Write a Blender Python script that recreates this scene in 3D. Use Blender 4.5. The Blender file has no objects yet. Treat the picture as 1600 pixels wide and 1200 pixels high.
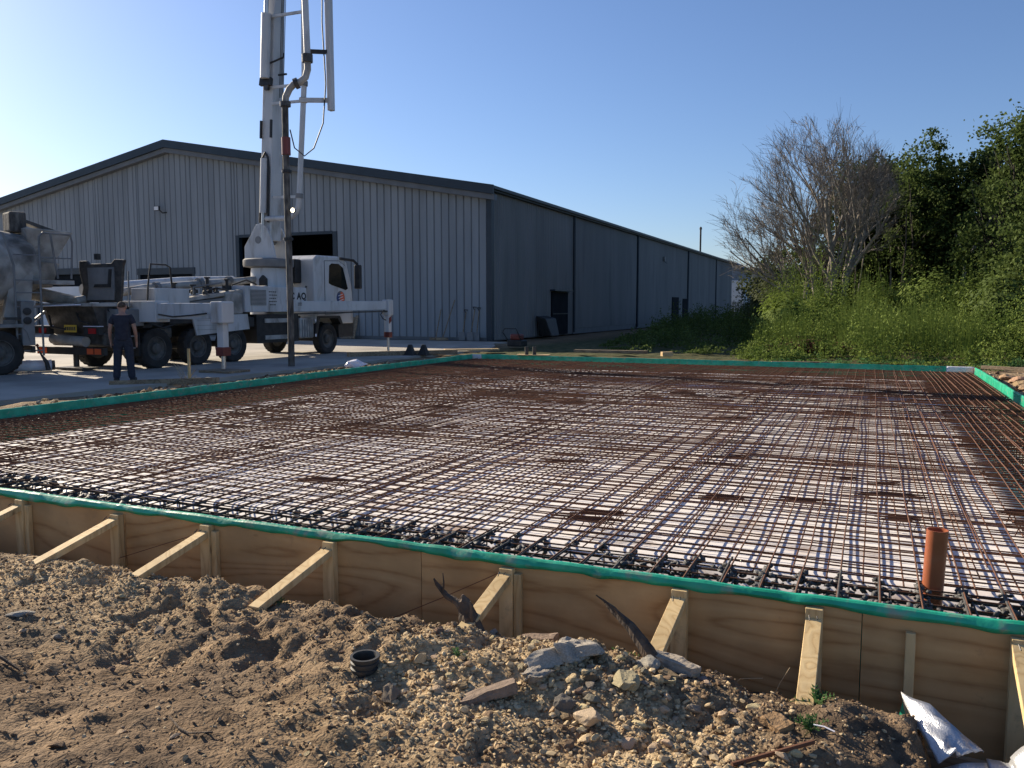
import bpy, math, random
import numpy as np
R = math.radians
random.seed(7); rng = np.random.default_rng(11)
scene = bpy.context.scene
COL = scene.collection

# ------------------------------------------------------------------ camera, sky, sun, exposure
cam_d = bpy.data.cameras.new('camera'); cam = bpy.data.objects.new('camera', cam_d); COL.objects.link(cam)
cam_d.sensor_width = 36.0; cam_d.lens = 29.03; cam_d.clip_start = 0.05; cam_d.clip_end = 6000
cam.location = (0, 0, 1.6)
cam.rotation_euler = (R(90 - 5.3145), 0, R(23.6))
scene.camera = cam

SUN_AZ, SUN_EL = -73.0, 25.0            # degrees clockwise from +Y, above the horizon
w = bpy.data.worlds.new('World'); scene.world = w; w.use_nodes = True
nt = w.node_tree; bg = nt.nodes['Background']
sky = nt.nodes.new('ShaderNodeTexSky'); sky.sky_type = 'NISHITA'; sky.sun_disc = False
sky.sun_elevation = R(SUN_EL); sky.sun_rotation = R(SUN_AZ); sky.altitude = 50
sky.air_density = 1.0; sky.dust_density = 0.55; sky.ozone_density = 4.5
tint = nt.nodes.new('ShaderNodeMix'); tint.data_type = 'RGBA'; tint.blend_type = 'MULTIPLY'; tint.inputs[0].default_value = 1.0
tint.inputs[7].default_value = (.98, .97, 1.07, 1); nt.links.new(sky.outputs[0], tint.inputs[6]); nt.links.new(tint.outputs[2], bg.inputs[0]); bg.inputs[1].default_value = 0.073
sd = bpy.data.lights.new('sun', 'SUN'); sun = bpy.data.objects.new('sun', sd); COL.objects.link(sun)
sd.energy = 5.0; sd.angle = R(0.5); sd.color = (1.0, 0.87, 0.68)
sun.rotation_euler = (R(90 - SUN_EL), 0, R(180 - SUN_AZ))
scene.view_settings.view_transform = 'Standard'; scene.view_settings.look = 'None'
scene.view_settings.gamma = 1.0; scene.view_settings.exposure = 0.82

# ------------------------------------------------------------------ helpers: objects
def tag(o, label=None, cat=None, group=None, kind=None):
    if label: o['label'] = label
    if cat: o['category'] = cat
    if group: o['group'] = group
    if kind: o['kind'] = kind
    return o
def thing(name, label, cat, loc=(0, 0, 0), rotz=0, group=None):
    o = bpy.data.objects.new(name, None); COL.objects.link(o); o.empty_display_size = .2
    o.location = loc; o.rotation_euler = (0, 0, rotz)
    return tag(o, label, cat, group)
def link(name, me, parent=None, loc=None, rot=None, scale=None):
    o = bpy.data.objects.new(name, me); COL.objects.link(o)
    if parent: o.parent = parent
    if loc is not None: o.location = loc
    if rot is not None: o.rotation_euler = rot
    if scale is not None: o.scale = scale
    return o
def V(*a): return np.array(a, float)
def nrm(a): return a / (np.linalg.norm(a) + 1e-12)

def fast_mesh(name, verts, faces, mat=None, smooth=False, col=None):
    """verts (N,3), faces (M,k) arrays of one size"""
    verts = np.asarray(verts, np.float32); faces = np.asarray(faces, np.int32)
    k = faces.shape[1]; me = bpy.data.meshes.new(name)
    me.vertices.add(len(verts)); me.vertices.foreach_set('co', verts.ravel())
    me.loops.add(faces.size); me.loops.foreach_set('vertex_index', faces.ravel())
    me.polygons.add(len(faces)); me.polygons.foreach_set('loop_start', np.arange(0, faces.size, k, dtype=np.int32))
    try: me.polygons.foreach_set('loop_total', np.full(len(faces), k, np.int32))
    except Exception: pass
    me.polygons.foreach_set('use_smooth', np.full(len(faces), smooth))
    me.update(calc_edges=True)
    if col is not None:
        a = me.color_attributes.new('col', 'FLOAT_COLOR', 'POINT')
        c = np.ones((len(verts), 4), np.float32); c[:, :3] = col; a.data.foreach_set('color', c.ravel())
    if mat: me.materials.append(mat)
    return me

class MB:
    def __init__(s): s.v = []; s.f = []; s.m = []
    def add(s, vs, fs, m=0):
        b = len(s.v); s.v += [tuple(map(float, p)) for p in vs]; s.f += [tuple(i + b for i in f) for f in fs]; s.m += [m] * len(fs); return s
    def box(s, x0, x1, y0, y1, z0, z1, m=0):
        return s.hexa([(x0,y0,z0),(x1,y0,z0),(x1,y1,z0),(x0,y1,z0),(x0,y0,z1),(x1,y0,z1),(x1,y1,z1),(x0,y1,z1)], m)
    def hexa(s, p, m=0):
        return s.add(p, [(0,3,2,1),(4,5,6,7),(0,1,5,4),(1,2,6,5),(2,3,7,6),(3,0,4,7)], m)
    def beam(s, p, q, wd, h, up=(0,0,1), w2=None, h2=None, m=0):
        p = V(*p); q = V(*q); d = nrm(q - p); up = V(*up)
        if abs(d @ up) > .99: up = V(1, 0, 0)
        a = nrm(np.cross(d, up)); b = nrm(np.cross(a, d)); w2 = w2 or wd; h2 = h2 or h
        P = [p-a*wd/2-b*h/2, p+a*wd/2-b*h/2, p+a*wd/2+b*h/2, p-a*wd/2+b*h/2, q-a*w2/2-b*h2/2, q+a*w2/2-b*h2/2, q+a*w2/2+b*h2/2, q-a*w2/2+b*h2/2]
        return s.add(P, [(0,1,2,3),(7,6,5,4),(0,4,5,1),(1,5,6,2),(2,6,7,3),(3,7,4,0)], m)
    def tube(s, pts, r, n=8, m=0, cap=True):
        pts = [V(*p) for p in pts]; k = len(pts); rs = r if isinstance(r, (list, tuple)) else [r] * k
        ref = None; vs = []
        for i, p in enumerate(pts):
            d = nrm(pts[min(i+1, k-1)] - pts[max(i-1, 0)])
            if ref is None: ref = V(0,0,1) if abs(d[2]) < .9 else V(1,0,0)
            a = nrm(np.cross(d, ref)); b = np.cross(d, a); ref = nrm(np.cross(a, d))
            for j in range(n):
                t = 2*math.pi*j/n; vs.append(p + (a*math.cos(t) + b*math.sin(t))*rs[i])
        fs = [(i*n+j, i*n+(j+1)%n, (i+1)*n+(j+1)%n, (i+1)*n+j) for i in range(k-1) for j in range(n)]
        if cap: fs += [tuple(range(n-1, -1, -1)), tuple(range((k-1)*n, k*n))]
        return s.add(vs, fs, m)
    def lathe(s, prof, c, axis='z', n=24, m=0, R3=None, caps=True):
        """prof: (radius, height) along axis"""
        vs = []
        for (r, h) in prof:
            for j in range(n):
                t = 2*math.pi*j/n; a, b = r*math.cos(t), r*math.sin(t)
                p = V(a, b, h) if axis == 'z' else (V(h, a, b) if axis == 'x' else V(b, h, a))
                if R3 is not None: p = R3 @ p
                vs.append(V(*c) + p)
        k = len(prof)
        fs = [(i*n+j, i*n+(j+1)%n, (i+1)*n+(j+1)%n, (i+1)*n+j) for i in range(k-1) for j in range(n)]
        if caps and prof[0][0] > 1e-4: fs.append(tuple(range(n-1, -1, -1)))
        if caps and prof[-1][0] > 1e-4: fs.append(tuple(range((k-1)*n, k*n)))
        return s.add(vs, fs, m)
    def prism(s, poly, plane, a, b, m=0):
        """poly 2D; plane 'yz' extruded in x a..b, 'xz' in y, 'xy' in z"""
        def P(u, v, t): return {'yz': (t,u,v), 'xz': (u,t,v), 'xy': (u,v,t)}[plane]
        n = len(poly); vs = [P(u,v,a) for u,v in poly] + [P(u,v,b) for u,v in poly]
        fs = [tuple(range(n-1,-1,-1)), tuple(range(n, 2*n))] + [(i,(i+1)%n,n+(i+1)%n,n+i) for i in range(n)]
        return s.add(vs, fs, m)
    def mesh(s, name, mats, smooth=False, off=(0,0,0)):
        me = bpy.data.meshes.new(name)
        o = V(*off)
        me.from_pydata([tuple(V(*p) - o) for p in s.v], [], s.f)
        for m in (mats if isinstance(mats, (list, tuple)) else [mats]): me.materials.append(m)
        if len(me.materials) > 1:
            for p, mi in zip(me.polygons, s.m): p.material_index = mi
        import bmesh
        bm = bmesh.new(); bm.from_mesh(me); bmesh.ops.recalc_face_normals(bm, faces=bm.faces); bm.to_mesh(me); bm.free()
        if smooth:
            me.polygons.foreach_set('use_smooth', [True]*len(me.polygons))
            try: me.set_sharp_from_angle(angle=R(38))
            except Exception: pass
        me.update(); return me
    def part(s, name, mats, parent=None, smooth=False, bevel=0, local=False):
        """world coordinates unless local; the parent (chain) is never rotated when not local"""
        off = V(0,0,0)
        if parent is not None and not local:
            p = parent
            while p is not None: off = off + V(*p.location); p = p.parent
        o = link(name, s.mesh(name, mats, smooth, off), parent)
        if bevel:
            b = o.modifiers.new('bevel', 'BEVEL'); b.width = bevel; b.segments = 2; b.limit_method = 'ANGLE'; b.angle_limit = R(40)
        return o
def copy_tree(o, parent=None):
    c = o.copy(); COL.objects.link(c); c.parent = parent
    for ch in o.children: copy_tree(ch, c)
    return c

# ------------------------------------------------------------------ helpers: numpy noise
_lat = rng.random((256, 256))
def vnoise(x, y):
    x = np.asarray(x, float); y = np.asarray(y, float)
    xi = np.floor(x).astype(int); yi = np.floor(y).astype(int); fx = x - xi; fy = y - yi
    fx = fx*fx*(3-2*fx); fy = fy*fy*(3-2*fy)
    a = _lat[xi % 256, yi % 256]; b = _lat[(xi+1) % 256, yi % 256]; c = _lat[xi % 256, (yi+1) % 256]; d = _lat[(xi+1) % 256, (yi+1) % 256]
    return (a*(1-fx)+b*fx)*(1-fy) + (c*(1-fx)+d*fx)*fy - .5
def fbm(x, y, o=4):
    t = 0; am = 1
    for i in range(o): t = t + am*vnoise(x*2**i + 17.3*i, y*2**i + 5.1*i); am *= .5
    return t
def sstep(a, b, x): t = np.clip((x-a)/(b-a), 0, 1); return t*t*(3-2*t)

# ------------------------------------------------------------------ helpers: materials
def mat(name, c1, c2=None, rough=.7, metal=0, scale=6, detail=6, bump=0, bscale=40, lo=.35, hi=.65, stain=None, sscale=1.5, slo=.55, shi=.75,
        stretch=None, coat=0, trans=0, attr=False, spec=.5, vary_obj=0):
    m = bpy.data.materials.new(name); m.use_nodes = True; t = m.node_tree; N = t.nodes; L = t.links
    p = N['Principled BSDF']; p.inputs['Roughness'].default_value = rough; p.inputs['Metallic'].default_value = metal
    p.inputs['Specular IOR Level'].default_value = spec
    p.inputs['Coat Weight'].default_value = coat
    tc = N.new('ShaderNodeTexCoord'); vec = tc.outputs['Object']
    if stretch:
        mp = N.new('ShaderNodeMapping'); mp.inputs['Scale'].default_value = stretch; L.new(vec, mp.inputs[0]); vec = mp.outputs[0]
    def noise(sc, de=detail, dist=0):
        n = N.new('ShaderNodeTexNoise'); n.inputs['Scale'].default_value = sc; n.inputs['Detail'].default_value = de; n.inputs['Distortion'].default_value = dist
        L.new(vec, n.inputs['Vector']); return n
    out = None
    if attr:
        at = N.new('ShaderNodeAttribute'); at.attribute_name = 'col'; out = at.outputs['Color']
        n = noise(scale); r = N.new('ShaderNodeMapRange'); L.new(n.outputs['Fac'], r.inputs[0]); r.inputs[1].default_value = .3; r.inputs[2].default_value = .7; r.inputs[3].default_value = .7; r.inputs[4].default_value = 1.25
        mx = N.new('ShaderNodeMix'); mx.data_type = 'RGBA'; mx.blend_type = 'MULTIPLY'; mx.inputs[0].default_value = 1
        L.new(out, mx.inputs[6]); L.new(r.outputs[0], mx.inputs[7]); out = mx.outputs[2]
    elif c2 is not None:
        n = noise(scale); cr = N.new('ShaderNodeValToRGB'); cr.color_ramp.elements[0].position = lo; cr.color_ramp.elements[1].position = hi
        cr.color_ramp.elements[0].color = (*c1, 1); cr.color_ramp.elements[1].color = (*c2, 1); L.new(n.outputs['Fac'], cr.inputs[0]); out = cr.outputs[0]
    else: p.inputs['Base Color'].default_value = (*c1, 1)
    if stain is not None:
        n = noise(sscale, 8, .4); r = N.new('ShaderNodeMapRange'); L.new(n.outputs['Fac'], r.inputs[0]); r.inputs[1].default_value = slo; r.inputs[2].default_value = shi
        mx = N.new('ShaderNodeMix'); mx.data_type = 'RGBA'; L.new(r.outputs[0], mx.inputs[0])
        if out is not None: L.new(out, mx.inputs[6])
        else: mx.inputs[6].default_value = (*c1, 1)
        mx.inputs[7].default_value = (*stain, 1); out = mx.outputs[2]
    if vary_obj and out is not None:
        oi = N.new('ShaderNodeObjectInfo'); r = N.new('ShaderNodeMapRange'); L.new(oi.outputs['Random'], r.inputs[0]); r.inputs[3].default_value = 1-vary_obj; r.inputs[4].default_value = 1+vary_obj
        mx = N.new('ShaderNodeMix'); mx.data_type = 'RGBA'; mx.blend_type = 'MULTIPLY'; mx.inputs[0].default_value = 1; L.new(out, mx.inputs[6]); L.new(r.outputs[0], mx.inputs[7]); out = mx.outputs[2]
    if out is not None: L.new(out, p.inputs['Base Color'])
    if bump:
        n = noise(bscale, 8); b = N.new('ShaderNodeBump'); b.inputs['Strength'].default_value = bump; b.inputs['Distance'].default_value = .02
        L.new(n.outputs['Fac'], b.inputs['Height']); L.new(b.outputs[0], p.inputs['Normal'])
    if trans: p.inputs['Transmission Weight'].default_value = trans
    return m
def leaf_mat(name, c1, c2, tl=.35):
    m = mat(name, c1, c2, rough=.7, scale=1.1, spec=.08); t = m.node_tree; N = t.nodes; L = t.links
    p = N['Principled BSDF']; tr = N.new('ShaderNodeBsdfTranslucent'); mx = N.new('ShaderNodeMixShader'); mx.inputs[0].default_value = tl
    src = p.inputs['Base Color'].links[0].from_socket; L.new(src, tr.inputs[0]); L.new(p.outputs[0], mx.inputs[1]); L.new(tr.outputs[0], mx.inputs[2])
    L.new(mx.outputs[0], N['Material Output'].inputs[0]); return m

M = {}
M['concrete'] = mat('yard_concrete', (.30,.27,.23), (.42,.385,.33), rough=.85, scale=.8, detail=10, bump=.15, bscale=60, stain=(.17,.155,.14), sscale=.35)
M['white_paint'] = mat('white_vehicle_paint', (.44,.45,.46), (.56,.56,.56), rough=.4, scale=2, stain=(.25,.23,.20), sscale=3.5, slo=.54, shi=.78, stretch=(1,1,.3))
M['dirty_white'] = mat('cement_stained_white', (.28,.265,.24), (.45,.43,.40), rough=.65, scale=2.5, stain=(.10,.09,.078), sscale=2.2, slo=.45, shi=.72, bump=.2, bscale=30)
M['grey_paint'] = mat('grey_paint', (.14,.145,.15), (.20,.20,.20), rough=.6, scale=3, stain=(.08,.075,.065), sscale=2)
M['black'] = mat('black_steel', (.012,.012,.013), (.03,.028,.026), rough=.6, scale=5)
M['oily'] = mat('oily_dark_steel', (.02,.019,.018), (.07,.062,.055), rough=.5, scale=7, bump=.2)
M['rubber'] = mat('tyre_rubber', (.014,.014,.014), (.035,.032,.03), rough=.9, scale=4)
M['rim'] = mat('wheel_rim', (.045,.043,.04), (.10,.095,.088), rough=.6, scale=6)
M['glass'] = mat('dark_cab_glass', (.01,.014,.014), rough=.06, spec=.7)
M['red'] = mat('red_paint', (.13,.026,.02), (.19,.036,.027), rough=.5, scale=4)
M['orange_red'] = mat('orange_red_paint', (.62,.10,.03), rough=.4)
M['blue'] = mat('blue_paint', (.02,.05,.16), rough=.4)
M['yellow'] = mat('number_plate_yellow', (.60,.38,.04), rough=.5)
M['lens_red'] = mat('red_lens', (.35,.02,.02), rough=.25)
M['steel'] = mat('bare_steel', (.42,.42,.42), (.55,.54,.52), rough=.35, metal=.8, scale=5)
M['hose'] = mat('concrete_crusted_hose', (.035,.032,.03), (.15,.14,.125), rough=.85, scale=9, bump=.5, bscale=30, stretch=(1,1,.35))
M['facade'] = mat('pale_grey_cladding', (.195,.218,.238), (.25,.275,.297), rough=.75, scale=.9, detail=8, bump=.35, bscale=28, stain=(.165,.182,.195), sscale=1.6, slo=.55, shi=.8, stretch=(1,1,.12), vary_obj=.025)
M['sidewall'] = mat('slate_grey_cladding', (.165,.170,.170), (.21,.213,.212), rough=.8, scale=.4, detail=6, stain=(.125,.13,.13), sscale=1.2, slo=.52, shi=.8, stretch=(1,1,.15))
M['navy'] = mat('navy_trim', (.009,.021,.034), (.015,.030,.046), rough=.5, scale=2)
M['soffit'] = mat('grey_soffit', (.10,.11,.12), (.13,.14,.15), rough=.6, scale=2)
M['roof'] = mat('roof_sheet', (.035,.05,.065), (.055,.07,.085), rough=.55, scale=1)
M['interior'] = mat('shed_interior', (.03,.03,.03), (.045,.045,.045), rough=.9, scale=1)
M['door_dark'] = mat('dark_navy_door', (.008,.011,.015), (.014,.018,.022), rough=.9, scale=2, spec=.1)
M['green'] = mat('green_membrane', (.008,.29,.16), (.03,.43,.26), rough=.38, scale=5, stain=(.22,.30,.22), sscale=11, slo=.56, shi=.74, bump=.15, bscale=25)
M['membrane'] = mat('white_insulation', (.80,.75,.70), (.90,.86,.82), rough=.55, scale=1.6, detail=8, stain=(.42,.31,.23), sscale=1.6, slo=.53, shi=.74, bump=.10, bscale=14)
M['rust'] = mat('rusted_bar', (.07,.028,.014), (.165,.066,.029), rough=.85, scale=3, detail=8, lo=.3, hi=.7)
M['splash'] = mat('cement_splashed_bar', (.022,.021,.02), (.085,.08,.073), rough=.8, scale=9, bump=.4, bscale=80)
M['wetcement'] = mat('wet_cement_lumps', (.03,.029,.028), (.11,.105,.098), rough=.6, scale=20, bump=.5, bscale=90)
M['clay_pipe'] = mat('terracotta_plastic', (.30,.085,.034), (.36,.105,.045), rough=.45, scale=8, stain=(.32,.14,.08), sscale=5)
M['black_plastic'] = mat('black_plastic', (.018,.018,.017), (.05,.047,.042), rough=.55, scale=14)
M['foil'] = mat('silver_foil', (.50,.51,.53), (.62,.63,.65), rough=.36, metal=.6, scale=3, bump=.3, bscale=160, stretch=(1,1,1))
M['bag'] = mat('white_plastic_bag', (.62,.62,.70), (.76,.76,.80), rough=.45, scale=5)
M['root'] = mat('dead_root_wood', (.035,.024,.017), (.13,.09,.06), rough=.9, scale=16, bump=.8, bscale=60, stretch=(1,1,.3))
M['bark'] = mat('grey_bark', (.15,.13,.105), (.30,.265,.22), rough=.9, scale=6, bump=.4)
M['bark_dark'] = mat('dark_bark', (.035,.03,.024), (.085,.072,.055), rough=.95, scale=6, bump=.4)
M['twig'] = mat('bare_twig', (.13,.105,.085), (.20,.165,.135), rough=.9, scale=3)
M['skin'] = mat('skin', (.33,.18,.125), (.38,.21,.15), rough=.55, scale=12)
M['shirt'] = mat('navy_shirt', (.016,.018,.03), (.026,.028,.042), rough=.9, scale=14)
M['jeans'] = mat('dark_jeans', (.017,.021,.034), (.028,.033,.05), rough=.9, scale=20)
M['shoe'] = mat('dark_boot', (.03,.026,.022), (.055,.048,.04), rough=.8, scale=14)
M['hair'] = mat('cropped_hair', (.05,.035,.028), (.09,.065,.05), rough=.9, scale=30)
M['stone'] = mat('stone_colours', (1,1,1), rough=.95, attr=True, scale=22, bump=.5, bscale=55, spec=.2)
M['pebble'] = mat('pebble_colours', (1,1,1), rough=.95, attr=True, scale=30, spec=.15)
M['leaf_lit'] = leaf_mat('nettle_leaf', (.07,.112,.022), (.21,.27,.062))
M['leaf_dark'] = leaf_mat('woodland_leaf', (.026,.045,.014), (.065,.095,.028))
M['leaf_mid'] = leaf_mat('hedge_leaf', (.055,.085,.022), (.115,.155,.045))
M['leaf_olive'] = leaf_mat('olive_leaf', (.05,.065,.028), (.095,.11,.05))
M['weed'] = leaf_mat('weed_leaf', (.06,.13,.04), (.12,.22,.08))
M['dry'] = mat('dry_stem', (.30,.23,.13), (.42,.33,.20), rough=.9, scale=5)
M['brick_red'] = mat('far_brick', (.20,.13,.10), (.26,.17,.13), rough=.9, scale=3)
M['far_white'] = mat('far_white_render', (.66,.67,.68), (.74,.74,.74), rough=.8, scale=1)
M['far_grey'] = mat('far_grey_sheet', (.20,.21,.215), (.27,.275,.28), rough=.7, scale=1)
M['fence_metal'] = mat('galvanised_dark', (.06,.062,.062), (.10,.10,.10), rough=.6, scale=6)
def glowmat():
    m = bpy.data.materials.new('glowing_disc'); m.use_nodes = True; p = m.node_tree.nodes['Principled BSDF']
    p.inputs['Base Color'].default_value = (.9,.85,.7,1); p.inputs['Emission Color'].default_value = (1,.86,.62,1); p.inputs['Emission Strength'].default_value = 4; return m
M['lamp'] = glowmat()  # emissive material for the small disc beside the pump hose

def wood(name, c1, c2, c3, axis=0, scale=5.0, dist=6.0, knots=True, rough=.75):
    """grain runs along local axis (0=x,2=z)"""
    m = bpy.data.materials.new(name); m.use_nodes = True; t = m.node_tree; N = t.nodes; L = t.links; p = N['Principled BSDF']; p.inputs['Roughness'].default_value = rough
    p.inputs['Specular IOR Level'].default_value = .3
    tc = N.new('ShaderNodeTexCoord'); oi = N.new('ShaderNodeObjectInfo'); ad = N.new('ShaderNodeVectorMath'); ad.operation = 'ADD'
    cb = N.new('ShaderNodeCombineXYZ'); mu = N.new('ShaderNodeMath'); mu.operation = 'MULTIPLY'; mu.inputs[1].default_value = 37
    L.new(oi.outputs['Random'], mu.inputs[0]); L.new(mu.outputs[0], cb.inputs[0]); L.new(mu.outputs[0], cb.inputs[2])
    L.new(tc.outputs['Object'], ad.inputs[0]); L.new(cb.outputs[0], ad.inputs[1])
    mp = N.new('ShaderNodeMapping'); sc = [1, 1, 1]; sc[axis] = .16; mp.inputs['Scale'].default_value = sc; L.new(ad.outputs[0], mp.inputs[0])
    n1 = N.new('ShaderNodeTexNoise'); n1.inputs['Scale'].default_value = scale*.55; n1.inputs['Detail'].default_value = 1.5; n1.inputs['Distortion'].default_value = .6; L.new(mp.outputs[0], n1.inputs['Vector'])
    m1 = N.new('ShaderNodeMath'); m1.operation = 'MULTIPLY'; m1.inputs[1].default_value = dist*2; L.new(n1.outputs['Fac'], m1.inputs[0])
    fr = N.new('ShaderNodeMath'); fr.operation = 'PINGPONG'; fr.inputs[1].default_value = .5; L.new(m1.outputs[0], fr.inputs[0])
    n2 = N.new('ShaderNodeTexNoise'); n2.inputs['Scale'].default_value = scale*14; n2.inputs['Detail'].default_value = 4; L.new(mp.outputs[0], n2.inputs['Vector'])
    a2 = N.new('ShaderNodeMath'); a2.operation = 'MULTIPLY_ADD'; a2.inputs[1].default_value = .35; L.new(n2.outputs['Fac'], a2.inputs[0]); L.new(fr.outputs[0], a2.inputs[2])
    cr = N.new('ShaderNodeValToRGB'); e = cr.color_ramp.elements; e[0].position = .12; e[0].color = (*c3, 1); e[1].position = .75; e[1].color = (*c2, 1); q = e.new(.32); q.color = (*c1, 1)
    L.new(a2.outputs[0], cr.inputs[0]); out = cr.outputs[0]
    if knots:
        vo = N.new('ShaderNodeTexVoronoi'); vo.inputs['Scale'].default_value = 2.6; mp2 = N.new('ShaderNodeMapping'); s2 = [1.6, 1.6, 1.6]; s2[axis] = .7; mp2.inputs['Scale'].default_value = s2
        L.new(ad.outputs[0], mp2.inputs[0]); L.new(mp2.outputs[0], vo.inputs['Vector'])
        rr = N.new('ShaderNodeMapRange'); L.new(vo.outputs['Distance'], rr.inputs[0]); rr.inputs[1].default_value = .035; rr.inputs[2].default_value = .09; rr.inputs[3].default_value = 1; rr.inputs[4].default_value = 0
        mx = N.new('ShaderNodeMix'); mx.data_type = 'RGBA'; L.new(rr.outputs[0], mx.inputs[0]); L.new(out, mx.inputs[6]); mx.inputs[7].default_value = (c3[0]*.4, c3[1]*.35, c3[2]*.3, 1); out = mx.outputs[2]
    ns = N.new('ShaderNodeTexNoise'); ns.inputs['Scale'].default_value = 2.3; ns.inputs['Detail'].default_value = 6; L.new(ad.outputs[0], ns.inputs['Vector'])
    rs = N.new('ShaderNodeMapRange'); L.new(ns.outputs['Fac'], rs.inputs[0]); rs.inputs[1].default_value = .35; rs.inputs[2].default_value = .7; rs.inputs[3].default_value = 1.1; rs.inputs[4].default_value = .72
    my = N.new('ShaderNodeMix'); my.data_type = 'RGBA'; my.blend_type = 'MULTIPLY'; my.inputs[0].default_value = 1; L.new(out, my.inputs[6]); L.new(rs.outputs[0], my.inputs[7])
    nd = N.new('ShaderNodeTexNoise'); nd.inputs['Scale'].default_value = 7; nd.inputs['Detail'].default_value = 9; nd.inputs['Roughness'].default_value = .7; L.new(ad.outputs[0], nd.inputs['Vector'])
    rd = N.new('ShaderNodeMapRange'); L.new(nd.outputs['Fac'], rd.inputs[0]); rd.inputs[1].default_value = .60; rd.inputs[2].default_value = .72; rd.inputs[3].default_value = 0; rd.inputs[4].default_value = .55
    md = N.new('ShaderNodeMix'); md.data_type = 'RGBA'; L.new(rd.outputs[0], md.inputs[0]); L.new(my.outputs[2], md.inputs[6]); md.inputs[7].default_value = (.20,.145,.09,1)
    L.new(md.outputs[2], p.inputs['Base Color'])
    b = N.new('ShaderNodeBump'); b.inputs['Strength'].default_value = .25; b.inputs['Distance'].default_value = .004; L.new(a2.outputs[0], b.inputs['Height']); L.new(b.outputs[0], p.inputs['Normal'])
    return m
M['ply'] = wood('plywood', (.50,.30,.13), (.56,.355,.165), (.36,.19,.075), 0, 3.2, 6)
M['timber_z'] = wood('sawn_timber_upright', (.62,.44,.215), (.70,.52,.27), (.50,.33,.15), 2, 10, 4)
M['timber_x'] = wood('sawn_timber', (.60,.43,.22), (.68,.50,.27), (.48,.31,.15), 0, 10, 4)
M['old_timber'] = wood('weathered_timber', (.23,.17,.11), (.32,.25,.165), (.13,.09,.06), 0, 9, 4)

def soil_mat():
    m = bpy.data.materials.new('soil'); m.use_nodes = True; t = m.node_tree; N = t.nodes; L = t.links; p = N['Principled BSDF']
    p.inputs['Roughness'].default_value = .95; p.inputs['Specular IOR Level'].default_value = .15
    tc = N.new('ShaderNodeTexCoord'); vec = tc.outputs['Object']
    def noise(sc, de=8, di=0):
        n = N.new('ShaderNodeTexNoise'); n.inputs['Scale'].default_value = sc; n.inputs['Detail'].default_value = de; n.inputs['Distortion'].default_value = di; L.new(vec, n.inputs['Vector']); return n.outputs['Fac']
    def ramp(f, c1, c2, lo, hi):
        cr = N.new('ShaderNodeValToRGB'); cr.color_ramp.elements[0].position = lo; cr.color_ramp.elements[1].position = hi
        cr.color_ramp.elements[0].color = (*c1,1); cr.color_ramp.elements[1].color = (*c2,1); L.new(f, cr.inputs[0]); return cr.outputs[0]
    def mix(f, a, b):
        mx = N.new('ShaderNodeMix'); mx.data_type = 'RGBA'; L.new(f, mx.inputs[0]); L.new(a, mx.inputs[6]); L.new(b, mx.inputs[7]); return mx.outputs[2]
    at = N.new('ShaderNodeAttribute'); at.attribute_name = 'col'; sep = N.new('ShaderNodeSeparateColor'); L.new(at.outputs['Color'], sep.inputs[0])
    soil = ramp(noise(2.2, 10, .5), (.13,.085,.05), (.33,.228,.135), .38, .68)
    dark = ramp(noise(9, 6), (.06,.042,.029), (.185,.13,.085), .35, .7)
    soil = mix(ramp(noise(1.1, 5), (0,0,0), (1,1,1), .42, .58), soil, dark)
    grav = ramp(noise(26, 6), (.29,.20,.11), (.55,.41,.24), .38, .66)
    veg = ramp(noise(3, 8), (.045,.055,.02), (.12,.11,.05), .35, .65)
    c = mix(sep.outputs[0], soil, grav); c = mix(sep.outputs[1], c, veg); L.new(c, p.inputs['Base Color'])
    h = N.new('ShaderNodeMath'); h.operation = 'ADD'; L.new(noise(30, 12, .8), h.inputs[0])
    vo = N.new('ShaderNodeTexVoronoi'); vo.inputs['Scale'].default_value = 75; L.new(vec, vo.inputs['Vector']); vm = N.new('ShaderNodeMath'); vm.operation = 'MULTIPLY'; vm.inputs[1].default_value = -.15; L.new(vo.outputs['Distance'], vm.inputs[0]); L.new(vm.outputs[0], h.inputs[1])
    b = N.new('ShaderNodeBump'); b.inputs['Strength'].default_value = .9; b.inputs['Distance'].default_value = .028; L.new(h.outputs[0], b.inputs['Height']); L.new(b.outputs[0], p.inputs['Normal'])
    return m
M['soil'] = soil_mat()

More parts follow.
